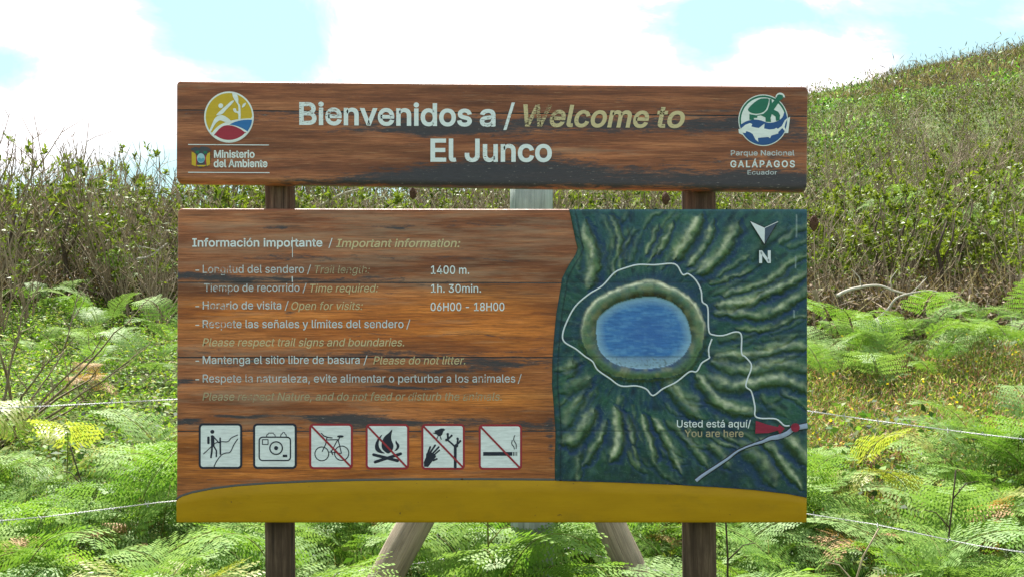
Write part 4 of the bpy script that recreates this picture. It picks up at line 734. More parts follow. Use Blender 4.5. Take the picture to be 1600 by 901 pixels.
n4 = vnoise(np.abs(sw) * 3.2 + 60, rad * .22 + 10, 2.6, 41); n5 = vnoise(np.abs(sw) * 3.2 + 90, rad * .3 + 30, 4.5, 42)
col = mixc(col, np.clip((n4 - .6) * 3, 0, 1) * .5, (.07, .15, .13)); col = mixc(col, np.clip((n5 - .6) * 3, 0, 1) * .7, (.006, .018, .03))
hgt = .0012 * n1 + .0007 * n4
Uw = U + 5.0 * (vnoise(U, Vv, 11, 51) - .5) + 3.0 * (vnoise(U, Vv, 4, 52) - .5); Vw = Vv + 5.0 * (vnoise(U, Vv, 11, 53) - .5) + 3.0 * (vnoise(U, Vv, 4, 54) - .5)
for pts, w, b_ in RID:
    d, s, t = polydist(Uw, Vw, pts, False)
    # the dark olive flank lies on the lower or right side of each ridge
    dx, dy = pts[-1][0] - pts[0][0], pts[-1][1] - pts[0][1]
    want = 1.0 if (dx * 1.0 - dy * .45) > 0 else -1.0
    sd = s * want * d
    e_ = np.clip(np.minimum(t, 1 - t) * 6 + .25, 0, 1); ww = w * (.35 + .65 * e_)
    wig = 1 + .25 * (vnoise(U, Vv, 5, 9) - .5)
    q_ = sd / (ww * wig); q_ = np.where(q_ < 0, q_ * .6, q_ * 1.35); sm = .45 + 1.1 * np.clip(vnoise(U + Vv * .3, Vv, 9, int(pts[0][0])) - .15, 0, 1)
    col = mixc(col, np.clip(np.exp(-((q_ - 2.4) / .9) ** 2) * .75 * min(1, b_ + .3), 0, 1), (.008, .032, .115))
    col = mixc(col, np.clip(np.exp(-((q_ - 1.15) / .65) ** 2) * .9 * min(1, b_ + .3), 0, 1), (.014, .034, .008))
    col = mixc(col, np.clip(np.exp(-((q_ + .1) / .85) ** 2) * (b_ * .72 + .1) * e_ * sm, 0, 1), (.14, .23, .10))
    col = mixc(col, np.clip(np.exp(-((q_ + .35) / .32) ** 2) * (b_ ** 1.5) * .95 * e_, 0, 1) * np.clip(.2 + n2 * 1.1, 0, 1) * sm, (.58, .60, .44))
    hgt = hgt + .0038 * b_ * np.exp(-(np.abs(q_) / 1.15) ** 2) * e_ * (w / 7) - .0015 * np.exp(-((q_ - 2.2) / .8) ** 2)
# crater rim
Ur, Vr = U + .55 * (Uw - U), Vv + .55 * (Vw - Vv)
dr_, sr_, tr_ = polydist(Ur, Vr, RIM); dl_, sl_, tl_ = polydist(U, Vv, LAKE)
inr, inl = inside(Ur, Vr, RIM), inside(U, Vv, LAKE)
wring = inr & ~inl; fr = dr_ / (dr_ + dl_ + 1e-6)                 # 0 at outer edge, 1 at the water
up = np.clip((517 - Vv) / 60, -1, 1)
rc_ = np.zeros_like(col); rc_[:] = (.10, .18, .10)
rc_ = mixc(rc_, np.clip(1 - fr * 3, 0, 1) * np.clip(up * .6 + .35, 0, 1), (.42, .47, .33))
rc_ = mixc(rc_, np.clip((fr - .42) * 2.6, 0, 1) * np.clip(.55 + .45 * up, 0.05, 1), (.045, .035, .02))
rc_ = mixc(rc_, np.clip((fr - .45) * 2.5, 0, 1) * np.clip(-up, 0, 1) * .9, (.025, .05, .17))
rc_ = mixc(rc_, np.clip((n2 - .45) * 2, 0, 1) * .5, (.08, .17, .13)); rc_ = mixc(rc_, np.clip((vnoise(U, Vv, 9, 61) - .5) * 2.5, 0, 1) * .6, (.28, .28, .15))
rc_ = mixc(rc_, np.clip((vnoise(ang * 60 + 300, rad * .1 + 20, 3, 5) - .55) * 2, 0, 1) * .5, (.07, .09, .05))
col = np.where(wring[..., None], rc_, col)
edge = np.exp(-((dr_ - .6) / 1.7) ** 2) * np.clip(.25 + up * .9, 0, 1); col = mixc(col, np.clip(edge * np.clip(.3 + n2, 0, 1), 0, 1), (.8, .78, .58))
col = mixc(col, np.exp(-((dr_ - 3.5) / 2.6) ** 2) * (~inr) * np.clip(-up + .25, 0, 1) * .9, (.03, .05, .008))
col = mixc(col, np.exp(-((dr_ - 9) / 6) ** 2) * (~inr) * np.clip(up + .3, 0, 1) * .6, (.012, .04, .10))
hgt = np.where(inr, .011 * np.sin(np.pi * np.clip(fr, 0, 1) * .8 + .35), hgt + .0036 * np.exp(-(dr_ / 7) ** 2))
# water, sunk behind the rim
wl = vnoise(U, Vv, 4, 21) * .35 + vnoise(U * .25, Vv, 2.8, 22) * .65
wc = np.zeros_like(col); wc[:] = (.055, .20, .52)
wl2 = vnoise(U * .12, Vv, 1.9, 24)
wc = mixc(wc, np.clip((wl2 - .5) * 3, 0, 1) * .55, (.028, .11, .36))
wc = mixc(wc, np.clip((wl - .42) * 2.8, 0, 1) * .8, (.12, .32, .62))
wc = mixc(wc, np.exp(-(((U - 1015) / 45) ** 2 + ((Vv - 520) / 26) ** 2)) * .55, (.035, .11, .40))
wc = mixc(wc, np.clip(1 - dl_ / 15, 0, 1) * .8, (.30, .50, .66))
wc = mixc(wc, np.clip((Vv - 554) / 6, 0, 1) * .55, (.30, .42, .52))
wc = mixc(wc, np.clip((vnoise(U, Vv, 2.2, 31) - .62) * 4, 0, 1) * np.clip((Vv - 556) / 4, 0, 1) * .7, (.10, .15, .16))
col = np.where(inl[..., None], wc, col); hgt = np.where(inl, -.001, hgt)
# dark carved margin on the left, thin plank joints through the paint
de = U - left[:, None]
col = mixc(col, np.exp(-((de - 9) / 1.4) ** 2) * .85 * np.clip(1.2 - 0 * de, 0, 1), (.006, .016, .02))
col = mixc(col, np.clip(1 - de / 6.5, 0, 1) * .75, (.018, .055, .045))
for jv in (440.7, 557.2, 672): col = mixc(col, np.exp(-((Vv - jv) / .8) ** 2) * .6, (.012, .02, .02)); hgt = hgt - .0012 * np.exp(-((Vv - jv) / .8) ** 2)
bd = cv_(U) - Vv; col = mixc(col, np.clip(1 - bd / 5, 0, 1) * .7, (.010, .022, .06))
te = Vv - 327; col = mixc(col, np.clip(1 - te / 9, 0, 1) * .45, (.05, .14, .17))
# pale drips near the right edge
for (uu, va, vb) in ((1244, 335, 372), (1242.5, 400, 420), (1240, 484, 496)):
    col = mixc(col, np.exp(-((U - uu) / .8) ** 2) * ((Vv > va) & (Vv < vb)) * .6, (.45, .55, .6))
edg = np.minimum(np.minimum(de, 1261 - U), np.minimum(te, bd))
Yf = -.0035 - hgt + .0042 * np.clip(1 - np.minimum(np.minimum(de, 1261 - U), te) / 3, 0, 1) ** 2
V = np.stack([(U - 800) * K, Yf, CZ - (Vv - 450.5) * K], -1).reshape(-1, 3)
nvr = len(vs); i = (np.arange(nvr - 1)[:, None] * NU + np.arange(NU - 1)[None]).ravel()
Fq = np.stack([i, i + NU, i + NU + 1, i + 1], 1)
loop = list(range(NU)) + [k * NU + NU - 1 for k in range(1, nvr)] + [(nvr - 1) * NU + k for k in range(NU - 2, -1, -1)] + [k * NU for k in range(nvr - 2, 0, -1)]
B = V[loop].copy(); B[:, 1] = .004; n0 = len(V); m_ = len(loop)
side = np.array([(loop[k], loop[(k + 1) % m_], n0 + (k + 1) % m_, n0 + k) for k in range(m_)])
calm = np.concatenate([inl.ravel(), inl.ravel()[loop]]).astype(float)
colv = np.concatenate([col.reshape(-1, 3), col.reshape(-1, 3)[loop]])
RM = sobj('relief_map', mesh('relief_map', np.concatenate([V, B]), np.concatenate([Fq, side]), M_RELIEF, np.clip(colv, 0, 1), smooth=True, attrs={'calm': calm}), label='carved relief map of green volcano ridges around a blue crater lake')
TR = smoothline([(1112, 528.7), (1107, 543), (1107.3, 554), (1107.5, 559), (1096, 566.5), (1088, 579.6), (1076.5, 580), (1057, 595.4), (1036, 606), (1020, 617), (1009.6, 607), (994, 602), (970, 602), (952, 590), (933.5, 577), (925.6, 564), (914, 556), (899.4, 544.4), (882.3, 534), (879, 522), (886, 501), (899.4, 477.5), (920.4, 459), (941.4, 446), (959.7, 426.3), (975.5, 419.2), (996.5, 413.7), (1022.7, 414), (1054, 412.7), (1066, 429), (1075, 428), (1087, 438), (1095, 454), (1097, 471), (1105.4, 480), (1106.7, 515.5), (1114.6, 522.6), (1130, 523.4), (1148.7, 518), (1158, 523.4), (1158, 551), (1164.5, 557.3), (1173.6, 571.7), (1164.5, 600.6), (1173.6, 611), (1179, 634.7), (1179, 648), (1188, 652.6), (1211.7, 653.6), (1224.8, 663.6), (1233, 664)], 5)
def draped(name, lines, m, lift, nsub=1, label=None):
    """a stroke that lies on the relief"""
    VV, FF, n0 = [], [], 0
    hg = hgt
    def hh(u, v):
        r_ = np.clip(np.searchsorted(vs, v), 0, nvr - 1); c_ = int(np.clip((u - left[r_]) / (1261 - left[r_]) * (NU - 1), 0, NU - 1))
        a0, a1, b0, b1 = max(r_ - 1, 0), r_ + 2, max(c_ - 1, 0), c_ + 2
        return hg[a0:a1, b0:b1].max()
    for pts, w in lines:
        P = np.array(pts, float); n = len(P); w = np.broadcast_to(np.asarray(w, float), (n,)) / 2
        T = np.gradient(P, axis=0); T /= np.linalg.norm(T, axis=1)[:, None] + 1e-9; N = np.stack([-T[:, 1], T[:, 0]], 1)
        for i in range(n):
            yb = -.0035 - hh(*P[i]) - lift
            for f, dy in ((1, .0012), (.5, 0), (-.5, 0), (-1, .0012)):
                q2 = P[i] + N[i] * w[i] * f; VV.append((PX(q2[0]), yb + dy, PZ(q2[1])))
        FF += [(n0 + 4 * i + a, n0 + 4 * i + a + 1, n0 + 4 * i + a + 5, n0 + 4 * i + a + 4) for i in range(n - 1) for a in range(3)]; n0 += 4 * n
    return sobj(name, mesh(name, VV, FF, m, smooth=True), None, label=label)
draped('trail_line', [(TR, 2.3)], P_LINE, .0016, label='thin white trail line looping the crater lake')
RD = smoothline([(1087, 750), (1097, 742), (1118, 728), (1137, 715), (1148.7, 706), (1162, 698.5), (1177, 693), (1190, 689), (1203, 683.5), (1215, 681.5), (1229, 676), (1240, 668.5), (1261, 664)], 6)
wd = np.interp(np.linspace(0, 1, len(RD)), [0, .3, .42, .6, .75, .85, 1], [5, 3.6, 2.6, 4.5, 7.5, 7, 8])
draped('road_outline', [(RD, wd + 3.2)], P_BLACK, .0012); draped('road_line', [(RD, wd)], P_ROAD, .0022, label='pale lilac road crossing the lower right of the map')
AL = .012
flat('arrow_edge', [[(1169.8, 345), (1193.6, 355), (1215, 345.8), (1193.3, 384.5)]], P_BLACK, AL - .001, label=None)
NA = flat('north_arrow', [[(1171, 346.2), (1193.9, 356.7), (1193.3, 381.5)]], P_LINE, AL, label='white and slate compass arrow head pointing down above the letter N')
flat('arrow_half', [[(1193.9, 356.7), (1213.4, 347.3), (1193.3, 381.5)]], P_SLATE, AL, NA)
strip('arrow_top_edge', [([(1194, 356.3), (1214.3, 346.8)], 1.0)], P_LINE, AL + .0005, NA)  # pale printed line along the top edge of the slate half
text('N', 1186, 1202, 410.3, 17.6, P_LINE, .03, lift=AL)
text('Usted está aquí/', 1057, 1172, 666, 11, P_WHITE, .006, lift=AL); text('You are here', 1069, 1160.5, 681, 11, P_CREAM_WORN, .008, lift=AL)
flat('red_pointer', [[(1179.7, 655.9), (1198, 662), (1214.3, 665.7), (1216.4, 661.8), (1225, 667.8), (1217, 676.9), (1214.3, 671), (1200, 675), (1178.9, 675.6)]], P_MRED, AL, label='worn red arrow pointing at the red location dot')
flat('location_dot', [disc(1241, 666.3, 6.9)], P_MRED, AL + .003)
# ------------------------------------------------------------------ corner post of the barbed wire fence
FENCE = empty('barbed_wire_fence', (.086, 1.5, 0), label='barbed wire fence with a grey corner post and two slanting log braces behind the sign', cat='fence')
def fobj(name, me, parent=None, **t):
    o = bpy.data.objects.new(name, me); COL.objects.link(o); o.parent = parent or FENCE
    if parent is None: o.location = (-.086, -1.5, 0)
    return tag(o, **t)
def logpts(a, b, n, wob, seed):
    r_ = np.random.default_rng(seed); a, b = np.array(a), np.array(b)
    return [a + (b - a) * k / (n - 1) + wob * r_.normal(size=3) for k in range(n)]
V, Fq = tube(logpts((.086, 1.5, -.3), (.086, 1.5, 2.12), 16, .003, 4), .096, 22, True, .035, 5)
fobj('post', mesh('post', V, Fq, M_TEALPOST, smooth=True))
for dx, dy, s1, zt, sl, rad, sd in ((-.848, -.53, .98, 1.52, 1.55, .068, 6), (.806, -.592, .80, 1.376, 1.86, .062, 7)):
    a = (.086 + dx * .10, 1.5 + dy * .10, zt - .1 * sl); b = (.086 + dx * s1, 1.5 + dy * s1, zt - s1 * sl)
    V, Fq = tube(logpts((0, 0, 0), tuple(np.array(b) - np.array(a)), 14, .002, sd), rad, 20, True, .03, sd)
    # build along local Z so the grain follows the log
    d = Vector(np.array(b) - np.array(a)); rot = d.to_track_quat('Z', 'Y'); Rm = np.array(rot.to_matrix())
    o = fobj('brace', mesh('brace', np.asarray(V) @ Rm, Fq, M_GREYLOG, smooth=True)); o.location = Vector(a) - Vector((.086, 1.5, 0)); o.rotation_euler = rot.to_euler()
def wire(a, b, sag, seed):
    a, b = np.array(a, float), np.array(b, float); L = np.linalg.norm(b - a); n = int(L / .0055)
    t = np.linspace(0, 1, n); base = a + (b - a) * t[:, None]; base[:, 2] -= sag * 4 * t * (1 - t)
    r_ = np.random.default_rng(seed); base[:, 2] += np.interp(t, np.linspace(0, 1, 9), .004 * r_.normal(size=9))
    d = (b - a) / L; e1 = np.cross(d, [0, 0, 1]); e1 /= np.linalg.norm(e1); e2 = np.cross(e1, d); ph = t * L / .035 * 2 * np.pi
    out = []
    for k in (0, np.pi):
        out.append(tube(base + .0016 * (np.cos(ph + k)[:, None] * e1 + np.sin(ph + k)[:, None] * e2), .0012, 4, False))
    V, Fq = join(out); o = fobj('wire', mesh('wire', V, Fq, M_WIRE, smooth=True))
    bs = []
    for s in np.arange(.07, L, .125):
        c = base[min(n - 1, int(s / L * n))]
        for k in range(2):
            ang = r_.random() * 6.28; q = np.cos(ang) * e1 + np.sin(ang) * e2 + d * .35 * (1 if k else -1); q /= np.linalg.norm(q)
            bs.append(tube([c + d * .004 * k - q * .013, c + d * .004 * k, c + d * .004 * k + q * .011], .0011, 4, False))
    V, Fq = join(bs); fobj('barb', mesh('barb', V, Fq, M_WIRE), o, kind='stuff')
for k, (z0, zl, zr) in enumerate(((1.21, 1.21, 1.104), (.83, .827, .72), (.49, .45, .36))):
    E_ = 1.45
    wire((-.01, 1.5, z0), (.086 - 1.84 * E_, 1.5 - 1.15 * E_, z0 + (zl - z0) * E_ - .01), .012, 11 + k)
    wire((.18, 1.5, z0), (.086 + 1.637 * E_, 1.5 - 1.2 * E_, z0 + (zr - z0) * E_), .012, 21 + k)
for sx_, sy_ in ((-1.84, -1.15), (1.637, -1.2)):
    p = (.086 + sx_ * 1.45, 1.5 + sy_ * 1.45)
    V, Fq = tube(logpts((p[0], p[1], -.3), (p[0], p[1], 1.4), 8, .003, 31), .05, 14, True, .03, 3)
    fobj('post', mesh('post', V, Fq, M_GREYLOG, smooth=True))

# ------------------------------------------------------------------ bracken
def blade(base, d, up, L, w):
    """lens-shaped leaflet: two triangles folded on the midrib, as one bent quad"""
    s = np.cross(d, up); s /= np.linalg.norm(s) + 1e-9
    return [base, base + d * L * .45 + s * w * .5, base + d * L, base + d * L * .45 - s * w * .5]
def make_frond(seed, droop=1.0, L=.62, stipe=.42, wide=.30, lean=.25, npin=14, tipcurl=False):
    """one bracken frond: bare stipe, then a triangular blade of comb-like pinnae; grows from the origin toward +X"""
    r_ = np.random.default_rng(seed); V, Fc = [], []
    # rachis
    P = [np.zeros(3)]; el = R(88 - 20 * lean); d = None; n1, n2 = 6, 20
    for k in range(n1): P.append(P[-1] + np.array([math.cos(el), 0, math.sin(el)]) * stipe / n1); el -= R(2.5)
    for k in range(n2):
        el -= R(4.6 * droop + (1.5 if k > 12 else 0) * droop); P.append(P[-1] + np.array([math.cos(el), .08 * math.sin(k * .4 + seed), math.sin(el)]) * L / n2)
    P = np.array(P); rad = np.concatenate([np.linspace(.0042, .003, n1 + 1), np.linspace(.0028, .0008, n2)])
    tv, tf = tube(P, rad, 4, False)
    T = np.gradient(P, axis=0); T /= np.linalg.norm(T, axis=1)[:, None]
    B = P[n1:]; BT = T[n1:]
    for i in range(npin):
        f = (i + .3) / npin; x = f * (len(B) - 1); k = int(x); fr = x - k; k2 = min(k + 1, len(B) - 1)
        p = B[k] * (1 - fr) + B[k2] * fr; t = BT[k]; side = np.array([0, 1.0, 0]); nrm = np.cross(t, side); nrm /= np.linalg.norm(nrm)
        if nrm[2] < 0: nrm = -nrm
        pl = wide * (1 - f) ** .8 * (1 - .25 * math.exp(-f * 14)) * (1 + .1 * r_.normal()) + .012
        for sg in (1, -1):
            d0 = side * sg * .93 + t * (.35 + .3 * f) + nrm * (.12 - .1 * f) + .05 * r_.normal(size=3); d0 /= np.linalg.norm(d0)
            m = max(4, int(pl / .0205)); q = p.copy(); dd = d0.copy()
            sagk = .055 * droop * (1 + .4 * r_.random())
            prev = q.copy()
            for j in range(m):
                dd = dd + np.array([0, 0, -sagk * .35]) ; dd /= np.linalg.norm(dd); q = q + dd * pl / m
                g_ = (j + .5) / m; ln = min(.056, .22 * pl + .018) * (1 - g_) ** .55 * (1 + .12 * r_.normal()) + .004
                pn = nrm - dd * (nrm @ dd); pn /= np.linalg.norm(pn); s2 = np.cross(pn, dd)
                for s3 in (1, -1):
                    ld = s2 * s3 * .9 + dd * .45 + pn * (-.12 + .08 * r_.normal()); ld /= np.linalg.norm(ld)
                    V.append(blade(q, ld, pn, ln,   .0145 if pl > .1 else .0115))
            n0 = None
            # the pinna's midrib as a thin flat strip
            wv = np.cross(nrm, d0) * .0011
            V.append([p + wv, p - wv, q - wv * .3, q + wv * .3])
    V = np.array(V).reshape(-1, 3); Fq = np.arange(len(V)).reshape(-1, 4)
    return (tv, tf), (V, Fq)
def bent(V, az=0): c, s = math.cos(az), math.sin(az); V = np.asarray(V); return np.stack([V[:, 0] * c - V[:, 1] * s, V[:, 0] * s + V[:, 1] * c, V[:, 2]], 1)
def frond_mesh(nm, seed, m, stm, **k):
    (tv, tf), (V, Fq) = make_frond(seed, **k); A, B_ = join([(tv, tf), (V, Fq)])
    me = mesh(nm, A, B_, m); me.materials.append(stm)
    mi = np.zeros(len(me.polygons), np.int32); mi[:len(tf)] = 1; me.polygons.foreach_set('material_index', mi); return me
M_STALK = bark_mat('fern_stalk', (.09, .11, .025), (.22, .20, .06))
FR = [frond_mesh('frond', 100 + k, M_FROND if k % 3 else M_FROND_B, M_STALK, droop=(.8, 1.0, 1.2, .9, 1.3, .7)[k], L=(.62, .7, .55, .66, .6, .72)[k], stipe=(.45, .5, .4, .3, .48, .36)[k], wide=(.27, .30, .25, .31, .28, .26)[k], lean=(.3, .6, .2, .9, .5, 1.1)[k]) for k in range(6)]
DFR = [frond_mesh('withered_frond', 120 + k, M_DEADFROND, M_TWIG, droop=1.7, L=.5, stipe=.3, wide=.2, lean=.8, npin=13) for k in range(2)]
def fern(x, y, s=1.0, n=None, label='', group=None, name='bracken_fern', meshes=None, seed=0, az0=None, spread=6.283, dz=0, part='frond'):
    r_ = random.Random(seed * 7919 + 13)
    root = empty(name, (x, y, float(ground(x, y)) - .02 + dz), 0, label, 'fern', group)
    n = n or r_.choice((3, 4, 4, 5)); a0 = r_.random() * 6.28 if az0 is None else az0
    ms = meshes or FR
    for k in range(n):
        o = bpy.data.objects.new(part, r_.choice(ms)); COL.objects.link(o); o.parent = root
        o.rotation_euler = (r_.gauss(0, .14), r_.gauss(0, .14), a0 + spread * (k + .35 * r_.random()) / n)
        sc_ = s * r_.uniform(.7, 1.25); o.scale = (sc_, sc_, sc_ * r_.uniform(.9, 1.1)); o.location = (r_.gauss(0, .03), r_.gauss(0, .03), 0)
    return root
# the bed of bracken round the sign
pts = []
def try_add(x, y, dmin):
    for a, b_, _ in pts:
        if (a - x) ** 2 + (b_ - y) ** 2 < dmin * dmin: return False
    return True
r0 = random.Random(3)
def zone_of(u, v=None):
    if u < 275: return 'left'
    if u < 800: return 'below-left'
    if u < 1265: return 'below-right'
    return 'right'
GL = {'left': ('green bracken fern in the bed left of the sign', 'ferns in the bed left of the sign'),
      'below-left': ('bracken fern under the left half of the lower board', 'ferns under the left half of the board'),
      'below-right': ('bracken fern under the right half of the lower board', 'ferns under the right half of the board'),
      'right': ('pale bracken fern in the bed right of the sign', 'ferns in the bed right of the sign')}
tries = 0
while tries < 14000 and len(pts) < 262:
    tries += 1
    y = r0.uniform(.25, 3.3) if r0.random() < .93 else r0.uniform(3.3, 3.9); r_y = y - CY; x = r0.uniform(-.47, .47) * r_y
    u = 800 + F * x / r_y
    if 1262 < u < 1500 and y > 2.15: continue
    if u > 1500 and y > 3.9: continue
    if u < 1480 and y > 3.3: continue
    if u < 275 and y > 2.75: continue
    if abs(x - .086) < .16 and abs(y - 1.5) < .16: continue
    dm = .235 if y < 2 else .25
    if not try_add(x, y, dm): continue
    # thin the bed under the board so the braces and the leafy floor show
    if 500 < u < 1050 and y < 1.5: continue
    if 460 < u < 1060 and y < 1.9 and r0.random() < .4: continue
    if y < 1.0 and abs(u - 438) < 60: continue
    pts.append((x, y, u))
for i, (x, y, u) in enumerate(pts):
    zn = zone_of(u); top = .80 if u > 1265 else .78
    s = (.68 + .17 * r0.random()) * (1.0 if y > 1 else .9)
    if zn.startswith('below'): s *= .92
    row = 'in the front row' if y < 1.1 else 'in the middle rows' if y < 2.2 else 'in the back row'
    half = '' if zn.startswith('below') else (' outer side' if (u < 130 or u > 1440) else ' board side')
    lb, gr = GL[zn]; fern(x, y, s, None, lb + ', ' + row + half, gr + ' ' + row, seed=i)
# single ferns in the clearing and among the scrub
def fern_px(u, y, s, label, seed, **k): return fern(X(u, y), y, s, seed=seed, label=label, **k)
fern_px(70, 8.6, .55, 'arching fern at the foot of the thicket far left', 301)
fern_px(130, 7.8, .58, 'fern with yellowish fronds at the dark gap in the left thicket', 302)
fern_px(60, 6.9, .5, 'fern half hidden behind the bare bush at the left edge', 303)
fern_px(165, 7.4, .62, 'fern growing alone in the middle of the left clearing', 304)
fern_px(140, 6.3, .5, 'low pale fern beside the orange withered fern', 305)
fern_px(232, 6.1, .62, 'broad silvery fern in the clearing just left of the lower board', 306)
fern_px(262, 7.0, .65, 'upper of the two ferns in the clearing just left of the lower board', 307)
fern_px(20, 4.2, .62, 'fern rising above the upper wire at the left edge', 308)
fern(X(137, 5.6), 5.6, .55, 5, 'small orange-brown withered fern lying in the left clearing', name='withered_fern', meshes=DFR, seed=309, part='withered_frond')
k = 0
for u, y, s in ((1275, 6.4, .75), (1290, 5.7, .7), (1308, 6.9, .75), (1330, 6.1, .72), (1350, 6.7, .8), (1368, 5.7, .7), (1388, 6.5, .8), (1415, 6.0, .75), (1440, 6.7, .78), (1462, 5.9, .7), (1500, 6.4, .75), (1545, 6.8, .78), (1580, 6.2, .8), (1610, 6.9, .8)):
    k += 1; fern_px(u, y, s, 'green fern in the band between the red heath and the scrub right of the sign', 320 + k, group='ferns at the foot of the right scrub')
for u, y, s in ((1345, 12.4, .9), (1368, 12.0, .95), (1425, 11.6, .95), (1452, 12.4, .9), (1490, 11.8, .9), (1512, 11.2, .9), (1590, 12, 1.0), (1565, 13, .9), (1400, 10.8, .85), (1535, 10.6, .85), (1600, 10.2, .9)):
    k += 1; fern_px(u, y, s, 'fern growing amid the scrub on the slope right of the sign', 340 + k, group='ferns amid the right scrub', dz=.35, n=3)
for u, y, s in ((180, 9.6, .6), (228, 10.0, .6)):
    k += 1; fern_px(u, y, s, 'fern under the front shrubs of the left thicket', 360 + k, group='ferns under the left thicket', dz=.15)
# yellowing fern tops that stand up out of the bed
YF = [frond_mesh('frond', 140 + k, leaf_mat('young_bracken', (.26, .32, .06), (.36, .34, .07), .45, .5) if k == 0 else bpy.data.materials['young_bracken'], M_STALK, droop=1.1, L=.5, stipe=.55, wide=.2, lean=.3) for k in range(2)]
fern_px(1475, 2.3, .95, 'yellow-green young fern standing above the right bed', 381, meshes=YF, n=3)
fern_px(1300, 2.6, .85, 'yellowing fern just right of the board corner', 382, meshes=YF, n=3)
fern_px(95, 2.9, .95, 'yellowing fern with a dark stalk in the upper left bed', 383, meshes=YF, n=3)
fern_px(255, 1.0, .8, 'yellowing fern low in front of the left wire', 384, meshes=YF, n=3)
fern_px(230, 3.1, .85, 'yellowing fern near the left edge of the ochre band', 385, meshes=YF, n=2)
fern(.03, 1.1, .95, 5, 'fern hiding the foot of the grey fence post between the braces', seed=391)
fern(.20, 1.22, .80, 4, 'fern just right of the grey fence post foot', seed=392)
fern(-.12, 1.28, .78, 3, 'fern just left of the grey fence post foot', seed=393)
# bare stalks
def stalk(u, y, h, m, label, seed, lean=.1, forks=2):
    r_ = np.random.default_rng(seed); x, _, z = on(u, y); root = empty('bare_stalk', (x, y, z), 0, label, 'stalk')
    p = [np.zeros(3)]; 
    for k in range(7): p.append(p[-1] + np.array([lean * (.5 + r_.random()) / 7 * (1 if k < 4 else -1.6), .02 * r_.normal(), h / 7]))
    V, Fq = tube(p, np.linspace(.0055, .003, 8), 6, True, .03, seed); obj('stem', mesh('stem', V, Fq, m, smooth=True), root)
    for k in range(forks):
        b_ = p[4 + k]; d = np.array([(-1) ** k * .6, .2 * r_.normal(), .7]); q_ = [b_ + d * t for t in (0, .04, .09)] + [b_ + d * .09 + np.array([(-1) ** k * .05, 0, .01])]
        V, Fq = tube(q_, [.0035, .003, .0022, .0015], 5, True); obj('twig', mesh('twig', V, Fq, m, smooth=True), root)
    return root
stalk(1493, 1.25, .84, M_DARKTWIG, 'dark forked stalk rising from the right bracken bed', 1, -.06, 3)
stalk(118, 2.2, .72, M_DARKTWIG, 'dark bent stalk with a rusty tip in the left bracken bed', 2, .12, 2)
stalk(1132, .9, .95, M_DARKTWIG, 'thin dark stalk close beside the right sign post', 4, .02, 1)
stalk(757, 1.2, .92, M_STALK, 'orange-brown stalk between the two log braces', 5, .03, 1)
stalk(1390, .6, .72, M_TWIG, 'tan forked stalk low in the right bracken bed', 6, -.2, 2)

# ------------------------------------------------------------------ shrubs
def leafquads(P, D, L, W, r_):
    """P,D: n x 3 -> folded diamond leaves"""
    n = len(P); up = np.tile([0, 0, 1.0], (n, 1)) + .5 * r_.normal(size=(n, 3)); S = np.cross(D, up); S /= np.linalg.norm(S, axis=1)[:, None] + 1e-9
    L = np.broadcast_to(L, (n,))[:, None]; W = np.broadcast_to(W, (n,))[:, None]
    Nn = np.cross(S, D)
    a = P; b = P + D * L * .5 + S * W * .5 + Nn * W * .12; c = P + D * L - Nn * L * .08; d = P + D * L * .5 - S * W * .5 + Nn * W * .12
    return np.stack([a, b, c, d], 1).reshape(-1, 3), np.arange(4 * n).reshape(-1, 4)
def norm(a): return a / (np.linalg.norm(a, axis=-1, keepdims=True) + 1e-9)
def make_shrub(seed, H=1.7, nst=9, leafy=1.0, bare_top=.3, spread=.45):
    r_ = np.random.default_rng(seed); tubes = []; LP, LD = [], []
    for s in range(nst):
        az = r_.random() * 6.28; tilt = spread * (.15 + r_.random()); h = H * r_.uniform(.65, 1.0)
        d = np.array([math.cos(az) * tilt, math.sin(az) * tilt, 1.0]); p = [np.array([math.cos(az), math.sin(az), 0]) * .08 * r_.random()]
        m = 7
        for k in range(m):
            d = norm(d + .16 * r_.normal(size=3) * np.array([1, 1, .3]) + np.array([0, 0, .06])); p.append(p[-1] + d * h / m)
        p = np.array(p); r1 = r_.uniform(.009, .015)
        tubes.append(tube(p, np.linspace(r1, .003, m + 1), 4, False))
        for k in range(int(r_.integers(5, 9))):
            f = r_.uniform(.3, .98); i = int(f * m); b_ = p[i] + (p[min(i + 1, m)] - p[i]) * (f * m - i)
            td = norm(d + 1.0 * r_.normal(size=3) * np.array([1, 1, .35]) + np.array([0, 0, .5])); L = r_.uniform(.12, .42) * (1.2 - f * .5) * H / 1.7
            q_ = [b_]; 
            for kk in range(3): td = norm(td + .22 * r_.normal(size=3) + np.array([0, 0, .16])); q_.append(q_[-1] + td * L / 3)
            tubes.append(tube(q_, [.0042, .0034, .0028, .0018], 3, False))
            is_bare = r_.random() < (bare_top if f < .84 else 1.0)
            nl = 0 if is_bare else int(r_.integers(8, 17) * leafy)
            for _ in range(nl):
                g_ = r_.uniform(.6, 1.0) ; LP.append(q_[1] * (1 - g_) + q_[3] * g_); LD.append(norm(td * .5 + .9 * r_.normal(size=3) + np.array([0, 0, .35])))
    V, Fq = join(tubes); LP = np.array(LP).reshape(-1, 3); LD = np.array(LD).reshape(-1, 3)
    lv, lf = leafquads(LP, LD, r_.uniform(.03, .095, len(LP)), r_.uniform(.014, .034, len(LP)), r_) if len(LP) else (None, None)
    return mesh('branches', V, Fq, M_TWIG), (mesh('foliage', lv, lf, M_LEAF) if lv is not None else None)
